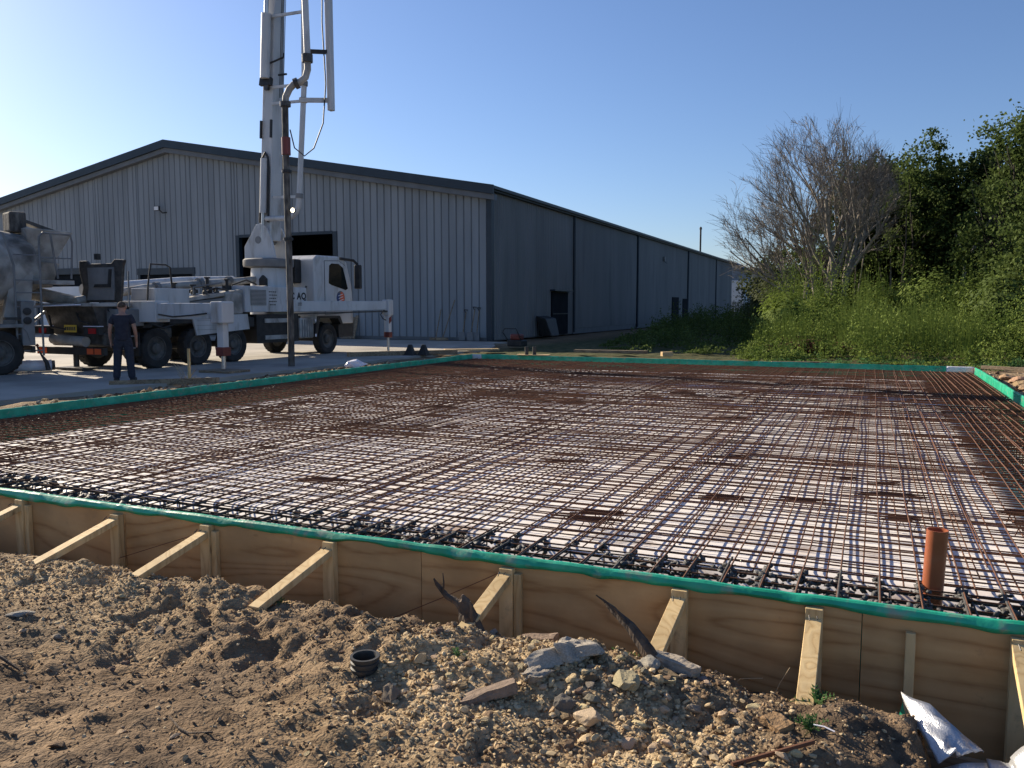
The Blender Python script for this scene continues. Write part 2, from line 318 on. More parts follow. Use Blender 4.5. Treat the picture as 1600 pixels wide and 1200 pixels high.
# ================================================================== THE GROUND
SX0, SX1, SY0, SY1, ST = -10.88, 2.18, 4.19, 22.0, 0.20      # slab outline (inside the forms) and top level
def gauss(x, y, cx, cy, sx, sy): return np.exp(-((x-cx)/sx)**2 - ((y-cy)/sy)**2)
def gravel_mask(x, y):
    g = .9*gauss(x, y, -4.9, 3.45, 1.5, .42) + .75*gauss(x, y, -3.6, 3.1, .55, .5) + 1.0*gauss(x, y, -1.45, 3.15, .75, .55) + .6*gauss(x, y, -.9, 2.8, .7, .5)
    g = g * (1 + 1.3*fbm(x*1.7, y*1.7, 3))
    return np.clip(g, 0, 1)
def gz(x, y):
    x = np.asarray(x, float); y = np.asarray(y, float)
    fg = -.01 - .04*sstep(2.3, 3.4, y) - .05*sstep(-2.2, .1, x) - .26*sstep(3.62, 4.08, y)
    fg = fg + .095*gauss(x, y, -1.12, 3.35, .62, .30) + .06*gauss(x, y, -2.0, 3.35, .6, .3) + .05*gauss(x, y, -4.7, 3.5, 1.1, .22) + .035*gauss(x, y, -3.55, 3.5, .4, .25) - .03*sstep(-3.6,-5.5,x)
    fg = fg + .04*gauss(x, y, -.12, 3.50, .30, .2) - .05*gauss(x, y, -2.9, 2.7, .8, .5)
    edge = .20 + .10*vnoise(y*3.1, y*0+3) + .05*vnoise(y*11, y*0+8)
    fg = fg - .38*sstep(edge, edge+.16, x)*sstep(3.0, 3.45, y)
    cl = .75 + .9*sstep(-.15,.3,fbm(x*.8+21, y*.8, 2)); rough = .05*fbm(x*1.3, y*1.3, 3) + cl*(.045*fbm(x*5, y*5, 3) + .034*fbm(x*15+3, y*15, 3))
    rough = rough - .045*np.clip(.18-np.abs(fbm(x*3.3+40, y*3.3, 2)), 0, .18)/.18 * sstep(.0,.25,fbm(x*.9+9, y*.9, 2)+.15)
    fg = fg + rough
    far = -.02 + .07*fbm(x*.35, y*.35, 3) + .07*fbm(x*1.7, y*1.7, 3)
    far = far + .16*gauss(x, y, -11.9, 9.0, .6, 3)*(1+fbm(x*2,y*2)) + .10*gauss(x, y, -12.1, 17.5, .7, 4) + .12*gauss(x, y, 3.3, 19, .8, 5)
    far = far + .10*gauss(x, y, -6, 23.2, 6, .5) - .05
    t = sstep(4.1, 4.6, y)
    z = fg*(1-t) + far*t
    z = np.where((x < -13.3) & (y > 2) & (y < 35.5), np.minimum(z, -.06), z)     # under the yard
    z = np.where((x < -13.3) & (y <= 2), -.06, z)
    pit = (x > SX0-.02) & (x < SX1+.02) & (y > 4.158) & (y < SY1+.02)
    z = np.where(pit, -.62, z)
    d = np.hypot(x, y); z = z*np.clip(1.4-d/150, 0, 1) - np.where(d > 150, .05, 0)
    return z
def ground():
    xs = np.concatenate([[-3000,-900,-300,-120,-85], np.arange(-75,-14,3.), np.arange(-14,-10.95,.09), [SX0-.05, SX0-.03, SX0-.01], np.arange(-10.8,-7.3,.12), np.arange(-7.3,1.25,.024), np.arange(1.25,2.15,.06), [SX1+.01, SX1+.03, SX1+.05], np.arange(2.3,6,.1), np.arange(6,45,1.5), [60,120,300,900,3000]])
    ys = np.concatenate([[-3000,-900,-300,-100,-30,-10], np.arange(-4,1.3,.3), np.arange(1.3,4.15,.022), [4.152, 4.163, 4.2], np.arange(4.6,22,.5), [SY1-.02, SY1+.01, SY1+.03, SY1+.06], np.arange(22.15,29,.12), np.arange(29,60,1.2), [65,75,90,120,200,400,1000,3000]])
    X, Y = np.meshgrid(xs, ys, indexing='ij'); Z = gz(X, Y)
    nx, ny = len(xs), len(ys); idx = np.arange(nx*ny).reshape(nx, ny)
    F = np.stack([idx[:-1,:-1].ravel(), idx[1:,:-1].ravel(), idx[1:,1:].ravel(), idx[:-1,1:].ravel()], 1)
    col = np.zeros((nx*ny, 3)); g = gravel_mask(X, Y); g = np.where(Y < 4.2, g, .25)
    veg = sstep(24.2, 26.5, Y + 1.2*fbm(X*.6, Y*.6))*sstep(-15, -12.5, X); veg = np.maximum(veg, sstep(3.6, 5, X)*sstep(5, 9, Y)); veg = np.maximum(veg, sstep(90, 130, np.hypot(X, Y)))
    col[:,0] = g.ravel(); col[:,1] = veg.ravel()
    o = link('ground', fast_mesh('ground', np.stack([X.ravel(), Y.ravel(), Z.ravel()], 1), F, M['soil'], True, col)); tag(o, kind='structure')
ground()
# concrete yard, thin slab with an uneven right-hand edge
def yard():
    ys = np.arange(-60, 36, .5); mb = MB(); pts = [(-80, -60), (-80, 35.38)] + [(-13.7 + .25*float(fbm(y*.7, 3.3, 3)) - (1.9*float(sstep(29, 34, y))), float(y)) for y in ys[::-1] if y <= 35.3]
    mb.prism(pts, 'xy', -.12, .0); tag(mb.part('yard_pavement', M['concrete']), kind='structure')
yard()

# ================================================================== SLAB BED (white insulation, stepped down to edge beams)
def bed():
    xs = np.unique(np.concatenate([np.linspace(SX0+.03, SX0+.5, 4), np.linspace(SX0+.5, SX0+1.2, 12), np.arange(SX0+1.3, SX1-1.25, .25), np.linspace(SX1-1.2, SX1-.5, 12), np.linspace(SX1-.5, SX1-.03, 4)]))
    ys = np.unique(np.concatenate([np.linspace(SY0+.03, SY0+.5, 4), np.linspace(SY0+.5, SY0+1.2, 12), np.arange(SY0+1.3, SY1-1.0, .25), np.linspace(SY1-1.0, SY1-.5, 8), np.linspace(SY1-.5, SY1-.03, 4)]))
    X, Y = np.meshgrid(xs, ys, indexing='ij')
    d = np.minimum(np.minimum(X-SX0, SX1-X), np.minimum(Y-SY0, SY1-Y))
    Z = -.36 + .32*sstep(.55, 1.15, d) + .008*fbm(X*1.2, Y*1.2, 3)
    nx, ny = len(xs), len(ys); idx = np.arange(nx*ny).reshape(nx, ny)
    F = np.stack([idx[:-1,:-1].ravel(), idx[1:,:-1].ravel(), idx[1:,1:].ravel(), idx[:-1,1:].ravel()], 1)
    o = link('insulation_bed', fast_mesh('insulation_bed', np.stack([X.ravel(), Y.ravel(), Z.ravel()], 1), F, M['membrane'], True)); tag(o, kind='structure')
bed()

# ================================================================== FORMWORK
STAKES = [-7.75, -6.8, -5.84, -4.85, -4.02, -3.03, -1.83, -.86, -.21, .65, 1.5]
def formwork_near():
    t = thing('formwork', 'near plywood formwork wall with timber stakes and raking braces above the soil', 'formwork', (-4.3, 4.15, -.4))
    for a, b in [(-10.95,-9.6),(-9.596,-7.2),(-7.196,-4.8),(-4.796,-2.4),(-2.396,.0),(.004,2.25)]:
        MB().box(a, b, 4.15, 4.168, -.46, .192).part('plywood_panel', M['ply'], t)
    for i, x in enumerate(STAKES):
        h = .158 if i % 3 else .145
        MB().box(x-.04, x+.04, 4.098, 4.148, -.75, h).part('stake', M['timber_z'], t, bevel=.003)
        if i in (4, 6, 2): MB().box(x+.043, x+.085, 4.112, 4.148, -.6, .12).part('cleat', M['timber_z'], t, bevel=.003)
        # raking brace, nailed to the front of the stake
        top = V(x-.004, 4.085, .095); foot = V(x-.004 + random.uniform(-.02,.02), 3.58 + random.uniform(-.03,.03), -.03)
        if abs(x+.21) < .01: foot = V(x, 3.55, -.13); top = V(x, 4.083, .085)
        if abs(x+.86) < .01: foot = V(x-.03, 3.62, -.06)
        if abs(x-.65) < .01: foot = V(x+.02, 3.6, -.2)
        d = nrm(top-foot); top2 = top + d*.03; foot = foot - d*.10
        mb = MB(); mb.beam(foot, top2, .075, .042, up=(0,-.25,.97)); mb.part('brace', M['timber_x'] if False else M['timber_z'], t, bevel=.003)
        for k in range(2):
            MB().tube([(x-.02+.035*k, 4.06, .14), (x-.015+.035*k, 4.03, .125+.012*k)], .003, 5).part('nail', M['oily'], t)
    MB().box(.19, .232, 4.116, 4.149, -.60, .10).part('cleat', M['timber_z'], t, bevel=.003)
    MB().beam((.1, 4.09, -.47), (1.7, 4.09, -.53), .035, .10).part('rail', M['old_timber'], t)
formwork_near()
def formwork_plain(label, x0, x1, y0, y1, stakes, ax):
    t = thing('formwork', label, 'formwork', ((x0+x1)/2, (y0+y1)/2, -.3))
    if ax == 'y':
        n = 7; e = np.linspace(y0, y1, n+1)
        for i in range(n): MB().box(x0, x1, e[i]+.002, e[i+1]-.002, -.46, .188).part('plywood_panel', M['ply'], t)
    else:
        n = 5; e = np.linspace(x0, x1, n+1)
        for i in range(n): MB().box(e[i]+.002, e[i+1]-.002, y0, y1, -.46, .188).part('plywood_panel', M['ply'], t)
    for (a, b) in stakes: MB().box(a-.03, a+.03, b-.03, b+.03, -.6, .14).part('stake', M['timber_z'], t)
formwork_plain('long left formwork wall between the slab and the concrete yard', SX0-.038, SX0-.02, 4.171, SY1+.03, [(SX0-.075, y) for y in np.arange(5, 22, 1.3)], 'y')
formwork_plain('right-hand formwork wall beside the clay lumps', SX1+.02, SX1+.038, 4.171, SY1+.03, [(SX1+.075, y) for y in np.arange(5, 22, 1.3)], 'y')
formwork_plain('far formwork wall at the end of the slab', SX0-.018, SX1+.018, SY1+.012, SY1+.03, [(x, SY1+.065) for x in np.arange(-10, 2, 1.2)], 'x')

# green membrane turned over each form
def membrane(name, label, p0, p1, inn, outflap, amp, n):
    """runs p0->p1 along the form top; inn = unit vector towards the slab"""
    p0 = V(*p0); p1 = V(*p1); inn = V(*inn); L = np.linalg.norm(p1-p0); d = (p1-p0)/L; vs = []; fs = []
    prof_n = 8
    for i in range(n+1):
        s = L*i/n; b = p0 + d*s
        k = float(fbm(s*2.1, 7.7+p0[0], 4)); k2 = float(fbm(s*6.5, 1.7+p0[1], 2)); k3 = float(fbm(s*1.1, 4.2+p0[0], 3))
        kk = sum(math.exp(-((s-c_)/.07)**2) for c_ in (1.7,3.1,4.6,5.55,7.0,7.9,8.75,9.6,10.6,11.45,12.3)); k = k + .55*kk; k2 = k2 - .5*kk
        top = ST + .006 + .012*k3 + .006*k2; fl = outflap*(1 + amp*(1.1*k + .5*k2)); out = .036 + .016*k
        P = [inn*.014 + V(0,0,-.34), inn*(.012+.006*k2) + V(0,0,top-.10), inn*(.012+.008*k) + V(0,0,top-.012), inn*.004 + V(0,0,top+.004),
             -inn*(.016) + V(0,0,top+.005+.003*k2), -inn*(.027+.004*k2) + V(0,0,top-.003), -inn*(out) + V(0,0,top-.55*fl), -inn*(out-.004+.012*k2) + V(0,0,top-fl)]
        vs += [V(b[0], b[1], 0) + q for q in P]
    for i in range(n):
        for j in range(prof_n-1): a = i*prof_n+j; fs.append((a, a+1, a+prof_n+1, a+prof_n))
    me = bpy.data.meshes.new(name); me.from_pydata([tuple(v) for v in vs], [], fs); me.materials.append(M['green']); me.polygons.foreach_set('use_smooth', [True]*len(fs)); me.set_sharp_from_angle(angle=R(24))
    o = link(name, me); s = o.modifiers.new('thick', 'SOLIDIFY'); s.thickness = .0015; s.offset = 0
    return tag(o, label, 'membrane', 'green membrane strips over the forms')
membrane('edge_membrane', 'bright green membrane strip folded over the near formwork', (SX0-.02, 4.166, 0), (SX1+.02, 4.166, 0), (0,1,0), .043, .6, 420)
membrane('edge_membrane', 'long dark green membrane strip along the left slab edge by the yard', (SX0-.018, SY1, 0), (SX0-.018, 4.2, 0), (1,0,0), .05, .6, 240)
membrane('edge_membrane', 'green membrane strip along the far slab edge', (SX0, SY1+.010, 0), (SX1-.55, SY1+.010, 0), (0,-1,0), .05, .5, 200)
membrane('edge_membrane', 'sunlit green membrane strip along the right slab edge beside the clay', (SX1+.018, 4.2, 0), (SX1+.018, SY1-.2, 0), (-1,0,0), .05, .6, 240)
def patch(name, label, x0, x1, y, z0, z1, m):
    vs = []; n = 10
    for i in range(n+1):
        x = x0 + (x1-x0)*i/n; k = float(fbm(x*5, 1.1, 2))*.01
        vs += [(x, y-.006+k*.5, z0), (x, y-.004+k, z1), (x, y+.05, z1+.006+k), (x, y+.055, z1-.07)]
    mb = MB(); mb.add(vs, [(i*4+j, i*4+4+j, i*4+5+j, i*4+1+j) for i in range(n) for j in range(3)])
    o = mb.part(name, m, smooth=True); s = o.modifiers.new('t', 'SOLIDIFY'); s.thickness = .002; return tag(o, label, 'membrane')
patch('white_membrane_patch', 'white membrane patch closing the far right corner of the form', SX1-.56, SX1+.02, SY1-.002, -.1, ST-.005, M['bag'])
patch('white_membrane_patch', 'small white membrane flap at the far left corner of the form', SX0-.05, SX0+.28, SY1-.004, .02, ST+.004, M['bag'])

# ================================================================== REINFORCEMENT
def bar_mesh(L, axis, r, seed, seg=.4, sides=5, wob=.011, m='rust'):
    n = max(2, int(L/seg)); mb = MB(); rr = np.random.default_rng(seed)
    o1 = rr.random()*50; pts = []
    for i in range(n+1):
        s = L*i/n; a = wob*2*float(fbm(s*.7+o1, o1, 2)); b = wob*1.4*float(fbm(s*.9+o1+9, o1+3, 2))
        pts.append((s, a, b) if axis == 'x' else (a, s, b))
    mb.tube(pts, r, sides, cap=False)
    me = mb.mesh('bar', M[m]); me.polygons.foreach_set('use_smooth', [True]*len(me.polygons)); return me
LX, LY = SX1-SX0-.12, SY1-SY0-.12
BX = [bar_mesh(LX, 'x', .0052, i) for i in range(6)]
BY = [bar_mesh(LY, 'y', .0052, 20+i) for i in range(6)]
SXb = [bar_mesh(4.8, 'x', .0046, 40+i) for i in range(3)]
SYb = [bar_mesh(4.8, 'y', .0046, 50+i) for i in range(3)]
def mat_layer(label, z, ox, oy, inset=0, pitch=.125):
    t = thing('rebar_mesh', label, 'rebar', (SX0+.06, SY0+.06, z), 0, 'steel mesh layers in the slab')
    k = 0
    y = oy + inset
    fx = (LX-2*inset)/LX; fy = (LY-2*inset)/LY
    while y < LY-inset:
        link('bar', BX[k % 6], t, (inset, y + random.gauss(0,.008), 0), (0, 0, random.gauss(0, .0009)), (fx,1,1)); k += 1; y += pitch
    x = ox + inset
    while x < LX-inset:
        link('bar', BY[k % 6], t, (x + random.gauss(0,.008), inset, .0125), (0, 0, random.gauss(0, .0009)), (1,fy,1)); k += 1; x += .2
    # lapped sheet edges: doubled bars
    for xx in (2.3, 4.55, 6.8, 9.05, 11.2):
        for q in range(2):
            for y0 in (1.0 + q*.3, 5.1, 9.2, 11.9):
                link('bar', SYb[k % 3], t, (xx + ox*.5 + q*.2 + .035 + random.gauss(0,.012), y0 + random.uniform(-.2,.2), .013), (0, 0, random.gauss(0,.002))); k += 1
    for yy in (4.4, 8.9, 13.3):
        for q in range(3):
            for x0 in (.9, 4.1, 7.2):
                link('bar', SXb[k % 3], t, (x0 + random.uniform(-.2,.2), yy + oy + q*.2 + .03 + random.gauss(0,.012), 0), (0, 0, random.gauss(0,.002))); k += 1
    return t
top_mesh = mat_layer('upper layer of rusted steel mesh over the white insulation', .085, .10, .12)
low_mesh = mat_layer('lower layer of rusted steel mesh close above the white insulation', .0, .02, .04, .8, .2)
# wire spacers between the two layers: bundles of short bars
sp = MB()
for i in range(6):
    yy = (i-2.5)*.026; sp.tube([(-.2+.05*(i%3), yy, .0), (.2-.06*((i*2)%3), yy+.008, .004)], .0048, 5, cap=False)
for sx in (-.12, 0, .12): sp.tube([(sx-.03, -.04, -.075), (sx, 0, 0), (sx+.03, .04, -.075)], .004, 4, cap=False)
SPM = sp.mesh('spacer', M['rust'])
for i in range(230):
    x = random.uniform(.7, LX-.7); y = 1.0 + (LY-1.7)*random.random()**.75
    if float(fbm(x*.5, y*.5, 2)) < -.12: continue
    link('spacer', SPM, top_mesh, (x, y, -.016), (0, 0, random.gauss(0, .12)), (random.uniform(.6,1.5), 1, 1))
# edge beam cages
def cage(name_label, origin, L, axis, inward, m, rr, nl):
    t = thing('edge_cage', name_label, 'rebar', origin, 0, 'edge beam cages')
    r = .0095 if m == 'splash' else .0072
    long_me = bar_mesh(L, axis, r, rr, m=m)
    W, H = .52, .38
    for a in (0, .13, .26, .39, W):
        for z in (0, -H):
            off = (0, inward*a, z) if axis == 'x' else (inward*a, 0, z)
            link('main_bar', long_me, t, (off[0], off[1], off[2] + random.gauss(0,.004)))
    mb = MB(); lp = [(0,0),(W,0),(W,-H),(0,-H),(0,0)]
    pts = [((0, inward*a, z+.008) if axis == 'x' else (inward*a, 0, z+.008)) for a, z in lp]
    for i in range(4): mb.tube([pts[i], pts[i+1]], .0055, 5, cap=False)
    lm = mb.mesh('link', M[m])
    for i in range(nl):
        s = (i+.5)*L/nl + random.gauss(0,.012)
        link('link', lm, t, (s, 0, 0) if axis == 'x' else (0, s, 0), (0, 0, random.gauss(0,.03)))
    return t
nc = cage('cement splashed steel cage along the near edge beam', (SX0+.08, SY0+.07, .070), LX-.1, 'x', 1, 'splash', 71, 64)
lc = cage('steel cage along the left edge beam', (SX0+.10, SY0+.5, .066), LY-.6, 'y', 1, 'splash', 72, 84)
rc = cage('rusty steel cage along the right edge beam', (SX1-.10, SY0+.5, .066), LY-.6, 'y', -1, 'rust', 73, 84)
fc = cage('rusty steel cage along the far edge beam', (SX0+.5, SY1-.10, .066), LX-.9, 'x', -1, 'rust', 74, 60)
sl_ = bar_mesh(.74, 'y', .0075, 97, seg=.1, m='splash')
for i in range(64): link('coated_bar_end', sl_, nc, (.08+i*.2+random.gauss(0,.006), -.02, .024), (0,0,random.gauss(0,.01)), (1, random.uniform(.7,1.25), 1))
# extra long bars lying in the left and right beams, so the mesh reads dense brown there
for root, sgn in ((lc, 1), (rc, -1)):
    me = bar_mesh(LY-.7, 'y', .0062, 90, m='rust')
    for i, a in enumerate((.07, .2, .33, .5, .62, .75, .9)): link('main_bar', me, root, (sgn*a, .05, .034 + .004*(i % 2)))
    cx = bar_mesh(1.15, 'x', .0058, 95, m='rust')
    for i in range(118):
        y = .1 + i*.14; 
        if y < LY-.8: link('cross_bar', cx, root, (-.05 if sgn > 0 else -1.1, y + random.gauss(0,.01), .022 - .05*(i % 2)), (0, 0, random.gauss(0,.01)))

# ico template for lumps and stones
def ico():
    p = (1+5**.5)/2
    v = np.array([(-1,p,0),(1,p,0),(-1,-p,0),(1,-p,0),(0,-1,p),(0,1,p),(0,-1,-p),(0,1,-p),(p,0,-1),(p,0,1),(-p,0,-1),(-p,0,1)], float); v /= np.linalg.norm(v[0])
    f = np.array([(0,11,5),(0,5,1),(0,1,7),(0,7,10),(0,10,11),(1,5,9),(5,11,4),(11,10,2),(10,7,6),(7,1,8),(3,9,4),(3,4,2),(3,2,6),(3,6,8),(3,8,9),(4,9,5),(2,4,11),(6,2,10),(8,6,7),(9,8,1)]); return v, f
IV, IF = ico()
def lumps(pos, size, flat=(.5,1.0), jit=.35, seed=1):
    r = np.random.default_rng(seed); n = len(pos)
    base = IV[None] * (1 + jit*(r.random((n,12,1))-.5)*2)
    sc = np.stack([r.uniform(.7,1.35,n), r.uniform(.7,1.25,n), r.uniform(*flat, n)], 1)[:,None,:]
    base = base*sc; a = r.uniform(0, 2*np.pi, n); ca, sa = np.cos(a), np.sin(a)
    b = r.uniform(-.5,.5,n); cb, sb = np.cos(b), np.sin(b)
    x, y, z = base[...,0], base[...,1], base[...,2]
    y, z = y*cb[:,None]-z*sb[:,None], y*sb[:,None]+z*cb[:,None]
    x, y = x*ca[:,None]-y*sa[:,None], x*sa[:,None]+y*ca[:,None]
    vv = np.stack([x,y,z], 2)*np.asarray(size)[:,None,None] + np.asarray(pos)[:,None,:]
    ff = (IF[None] + (np.arange(n)*12)[:,None,None]).reshape(-1,3)
    return vv.reshape(-1,3), ff
def splatter(parent, pts, size, seed):
    v, f = lumps(pts, size, (.4,.9), .45, seed); v = v - V(*parent.location)
    o = link('cement_splatter', fast_mesh('cement_splatter', v, f, M['wetcement'], True), parent); o['kind'] = 'stuff'
n = 9000
px = rng.uniform(SX0+.1, SX1-.1, n); row = rng.integers(0, 5, n); py = SY0+.07 + np.array([0,.13,.26,.39,.52])[row] + rng.normal(0,.012,n)
cross = rng.random(n) < .45
py = np.where(cross, SY0 + rng.uniform(.05,.78,n), py); px = np.where(cross, SX0+.16+np.round((px-SX0-.16)/.2)*.2 + rng.normal(0,.012,n), px)
keep = fbm(px*1.1, py*1.1, 2) > -.22 + .12*sstep(-4, 1, px)
pz = np.where(rng.random(n) < .3, rng.uniform(-.3, .05, n), .076 + rng.normal(0,.008,n))
splatter(nc, np.stack([px,py,pz],1)[keep], rng.uniform(.008,.028,n)[keep]*(1.25-.45*sstep(-5,1,px[keep])), 5)
n = 9000
px = rng.uniform(SX0+.1, SX1-.1, n); py = SY0 + .04 + .85*rng.random(n)**1.1; keep = fbm(px*1.6+5, py*2.1, 3) > -.25 + .22*sstep(-5, 1.5, px)
splatter(nc, np.stack([px,py,-.36 + .32*sstep(.55,1.15,py-SY0) + .012],1)[keep], rng.uniform(.008,.03,n)[keep], 8)
n = 1800
py = SY0 + .3 + 8.5*rng.random(n)**1.3; px = SX0+.1 + rng.choice([0,.13,.27,.40,.55], n) + rng.normal(0,.03,n)
splatter(lc, np.stack([px,py,.064+rng.normal(0,.008,n)],1), rng.uniform(.008,.026,n), 6)

# orange drain pipe
t = thing('drain_pipe', 'terracotta orange plastic drain pipe standing in the mesh near the right', 'pipe', (.35, 4.93, -.2))
mb = MB(); n = 28; r0, r1 = .054, .049
R3 = np.array([[1,0,.035],[0,1,0],[0,0,1.]])
mb.lathe([(r1,-.28),(r0,-.28),(r0,.40),(r0+.0006,.402),(r1,.402),(r1,-.27)], (.345, 4.93, 0), 'z', 40, R3=R3); 
mb.part('pipe_wall', M['clay_pipe'], t, smooth=True)
# ================================================================== WAREHOUSE
BXR, BXL, BY0, BY1 = -16.56, -56.0, 35.45, 107.0
BXM = (BXR+BXL)/2; EZ, AZ = 7.0, 10.55
def roofz(x): return AZ - (AZ-EZ)*abs(x-BXM)/(BXR-BXM)
wh = thing('warehouse', 'long pale grey clad warehouse with navy roof edge behind the pump truck', 'building', (BXM, BY0, 0))
DX0, DX1, DZ = -31.75, -25.2, 5.45
WINS = [(-47.6,-42.2,3.9), (-38.9,-34.85,3.78)]
def opening(x):
    if DX0 <= x <= DX1: return DZ
    for a, b, z in WINS:
        if a <= x <= b: return z
    return 0
edges = list(np.arange(BXR-.2, BXL, -.4)); cuts = [DX0, DX1] + [q for a,b,_ in WINS for q in (a,b)]
edges = sorted(set([round(float(e),3) for e in edges if min(abs(e-c) for c in cuts) > .1] + cuts + [BXL]))
for a, b in zip(edges[:-1], edges[1:]):
    z0 = opening((a+b)/2); g = .012
    za, zb = roofz(a)-.12, roofz(b)-.12
    base = max(z0, .16)
    mb = MB(); x0, x1 = a+g, b-g; ymid = BY0-.045
    def zt(x): return roofz(x)-.12
    # raised pan with chamfered sides
    for (p, q, yy0, yy1) in ((x0, x0+.03, BY0, ymid), (x0+.03, x1-.03, ymid, ymid), (x1-.03, x1, ymid, BY0)):
        mb.add([(p,yy0,base),(q,yy1,base),(q,yy1,zt(q)),(p,yy0,zt(p))], [(0,1,2,3)])
    mb.part('cladding_panel', M['facade'], wh)
# backing behind the joints
mb = MB()
segs = sorted(set(cuts + [BXL, BXM, BXR]))
for a, b in zip(segs[:-1], segs[1:]):
    z0 = opening((a+b)/2); mb.add([(a,BY0+.004,z0),(b,BY0+.004,z0),(b,BY0+.004,roofz(b)-.1),(a,BY0+.004,roofz(a)-.1)], [(0,1,2,3)])
mb.part('backing_sheet', M['soffit'], wh)
# plinth
mb = MB()
for a, b in ((BXL, DX0), (DX1, BXR-.02)): mb.box(a, b, BY0-.03, BY0+.003, 0, .17)
mb.part('plinth', M['soffit'], wh)
# verge: dark barge board, lighter soffit strip below, roof sheets
for sgn, xa, xb in ((-1, BXL-.6, BXM), (1, BXM, BXR+.35)):
    za, zb = (roofz(xa), AZ) if sgn < 0 else (AZ, roofz(xb))
    mb = MB(); y0, y1 = BY0-.5, BY0-.42
    mb.hexa([(xa,y0,za-.16),(xb,y0,zb-.16),(xb,y1,zb-.16),(xa,y1,za-.16),(xa,y0,za+.26),(xb,y0,zb+.26),(xb,y1,zb+.26),(xa,y1,za+.26)]); mb.part('barge_board', M['navy'], wh)
    mb = MB(); mb.hexa([(xa,BY0-.40,za-.42),(xb,BY0-.40,zb-.42),(xb,BY0-.06,zb-.42),(xa,BY0-.06,za-.42),(xa,BY0-.40,za-.17),(xb,BY0-.40,zb-.17),(xb,BY0-.06,zb-.17),(xa,BY0-.06,za-.17)]); mb.part('verge_soffit', M['soffit'], wh)
    mb = MB(); mb.hexa([(xa,BY0-.42,za+.1),(xb,BY0-.42,zb+.1),(xb,BY1+.3,zb+.1),(xa,BY1+.3,za+.1),(xa,BY0-.42,za+.24),(xb,BY0-.42,zb+.24),(xb,BY1+.3,zb+.24),(xa,BY1+.3,za+.24)]); mb.part('roof_slope', M['roof'], wh)
# corner post, side wall bays with ribs, downpipes, gutter
MB().box(BXR-.20, BXR+.05, BY0-.07, BY0+.22, 0, EZ-.1).part('corner_post', M['navy'], wh)
BAYS = [BY0+.22, 47.0, 61.5, 80.0, 95.3, BY1]
for i in range(5):
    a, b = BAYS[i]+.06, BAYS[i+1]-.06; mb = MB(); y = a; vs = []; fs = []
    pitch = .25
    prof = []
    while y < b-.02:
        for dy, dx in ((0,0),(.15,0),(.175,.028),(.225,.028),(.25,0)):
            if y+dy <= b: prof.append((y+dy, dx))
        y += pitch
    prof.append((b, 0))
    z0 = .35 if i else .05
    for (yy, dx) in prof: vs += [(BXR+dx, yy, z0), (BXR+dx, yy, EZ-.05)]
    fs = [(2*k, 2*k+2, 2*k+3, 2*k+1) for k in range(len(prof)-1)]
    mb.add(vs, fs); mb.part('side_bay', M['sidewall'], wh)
    if i: MB().tube([(BXR+.09, BAYS[i], .1), (BXR+.09, BAYS[i], EZ-.05)], .07, 8).part('downpipe', M['navy'], wh)
    if i: MB().box(BXR-.05, BXR+.02, BAYS[i]-.06, BAYS[i]+.06, 0, EZ-.06).part('flashing', M['navy'], wh)
MB().box(BXR-.3, BXR-.02, BY0+.3, BY1, 0, .345).part('base_wall', M['soffit'], wh)
MB().box(BXR-.12, BXR+.22, BY0-.41, BY1+.2, EZ-.04, EZ+.085).part('gutter', M['navy'], wh)
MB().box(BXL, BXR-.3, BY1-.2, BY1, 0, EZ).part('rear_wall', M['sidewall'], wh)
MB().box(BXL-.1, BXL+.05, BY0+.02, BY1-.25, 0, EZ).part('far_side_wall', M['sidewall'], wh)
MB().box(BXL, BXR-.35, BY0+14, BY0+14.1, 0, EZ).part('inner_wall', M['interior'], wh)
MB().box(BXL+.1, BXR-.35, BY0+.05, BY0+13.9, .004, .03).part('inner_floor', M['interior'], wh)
# big doorway trim
for a, b, z0, z1, nm in ((DX0-.02, DX0+.22, 0, DZ, 'door_jamb'), (DX1-.24, DX1+.02, 0, DZ, 'door_jamb'), (DX0+.23, DX1-.25, DZ-.12, DZ+.03, 'door_head')):
    MB().box(a, b, BY0-.07, BY0+.2, z0, z1).part(nm, M['navy'], wh)
# two smaller loading doors: navy head, glazed strip, white roller curtain
for a, b, z in WINS:
    d = MB().box(a+.02, b-.02, BY0+.06, BY0+.10, 0, z-1.05).part('roller_door', M['far_white'], wh)
    for k in range(7): MB().box(a+.02, b-.02, BY0+.04, BY0+.058, .3+k*.35, .33+k*.35).part('slat', M['far_white'], d)
    MB().box(a+.02, b-.02, BY0+.05, BY0+.12, z-1.0, z-.35).part('glazing_strip', M['door_dark'], wh)
    MB().box(a-.15, b+.15, BY0-.10, BY0+.12, z-.33, z+.03).part('door_head', M['navy'], wh)
    for e in (a-.02, b+.02): MB().box(e-.08, e+.08, BY0-.08, BY0+.04, 0, z-.34).part('door_jamb', M['navy'], wh)
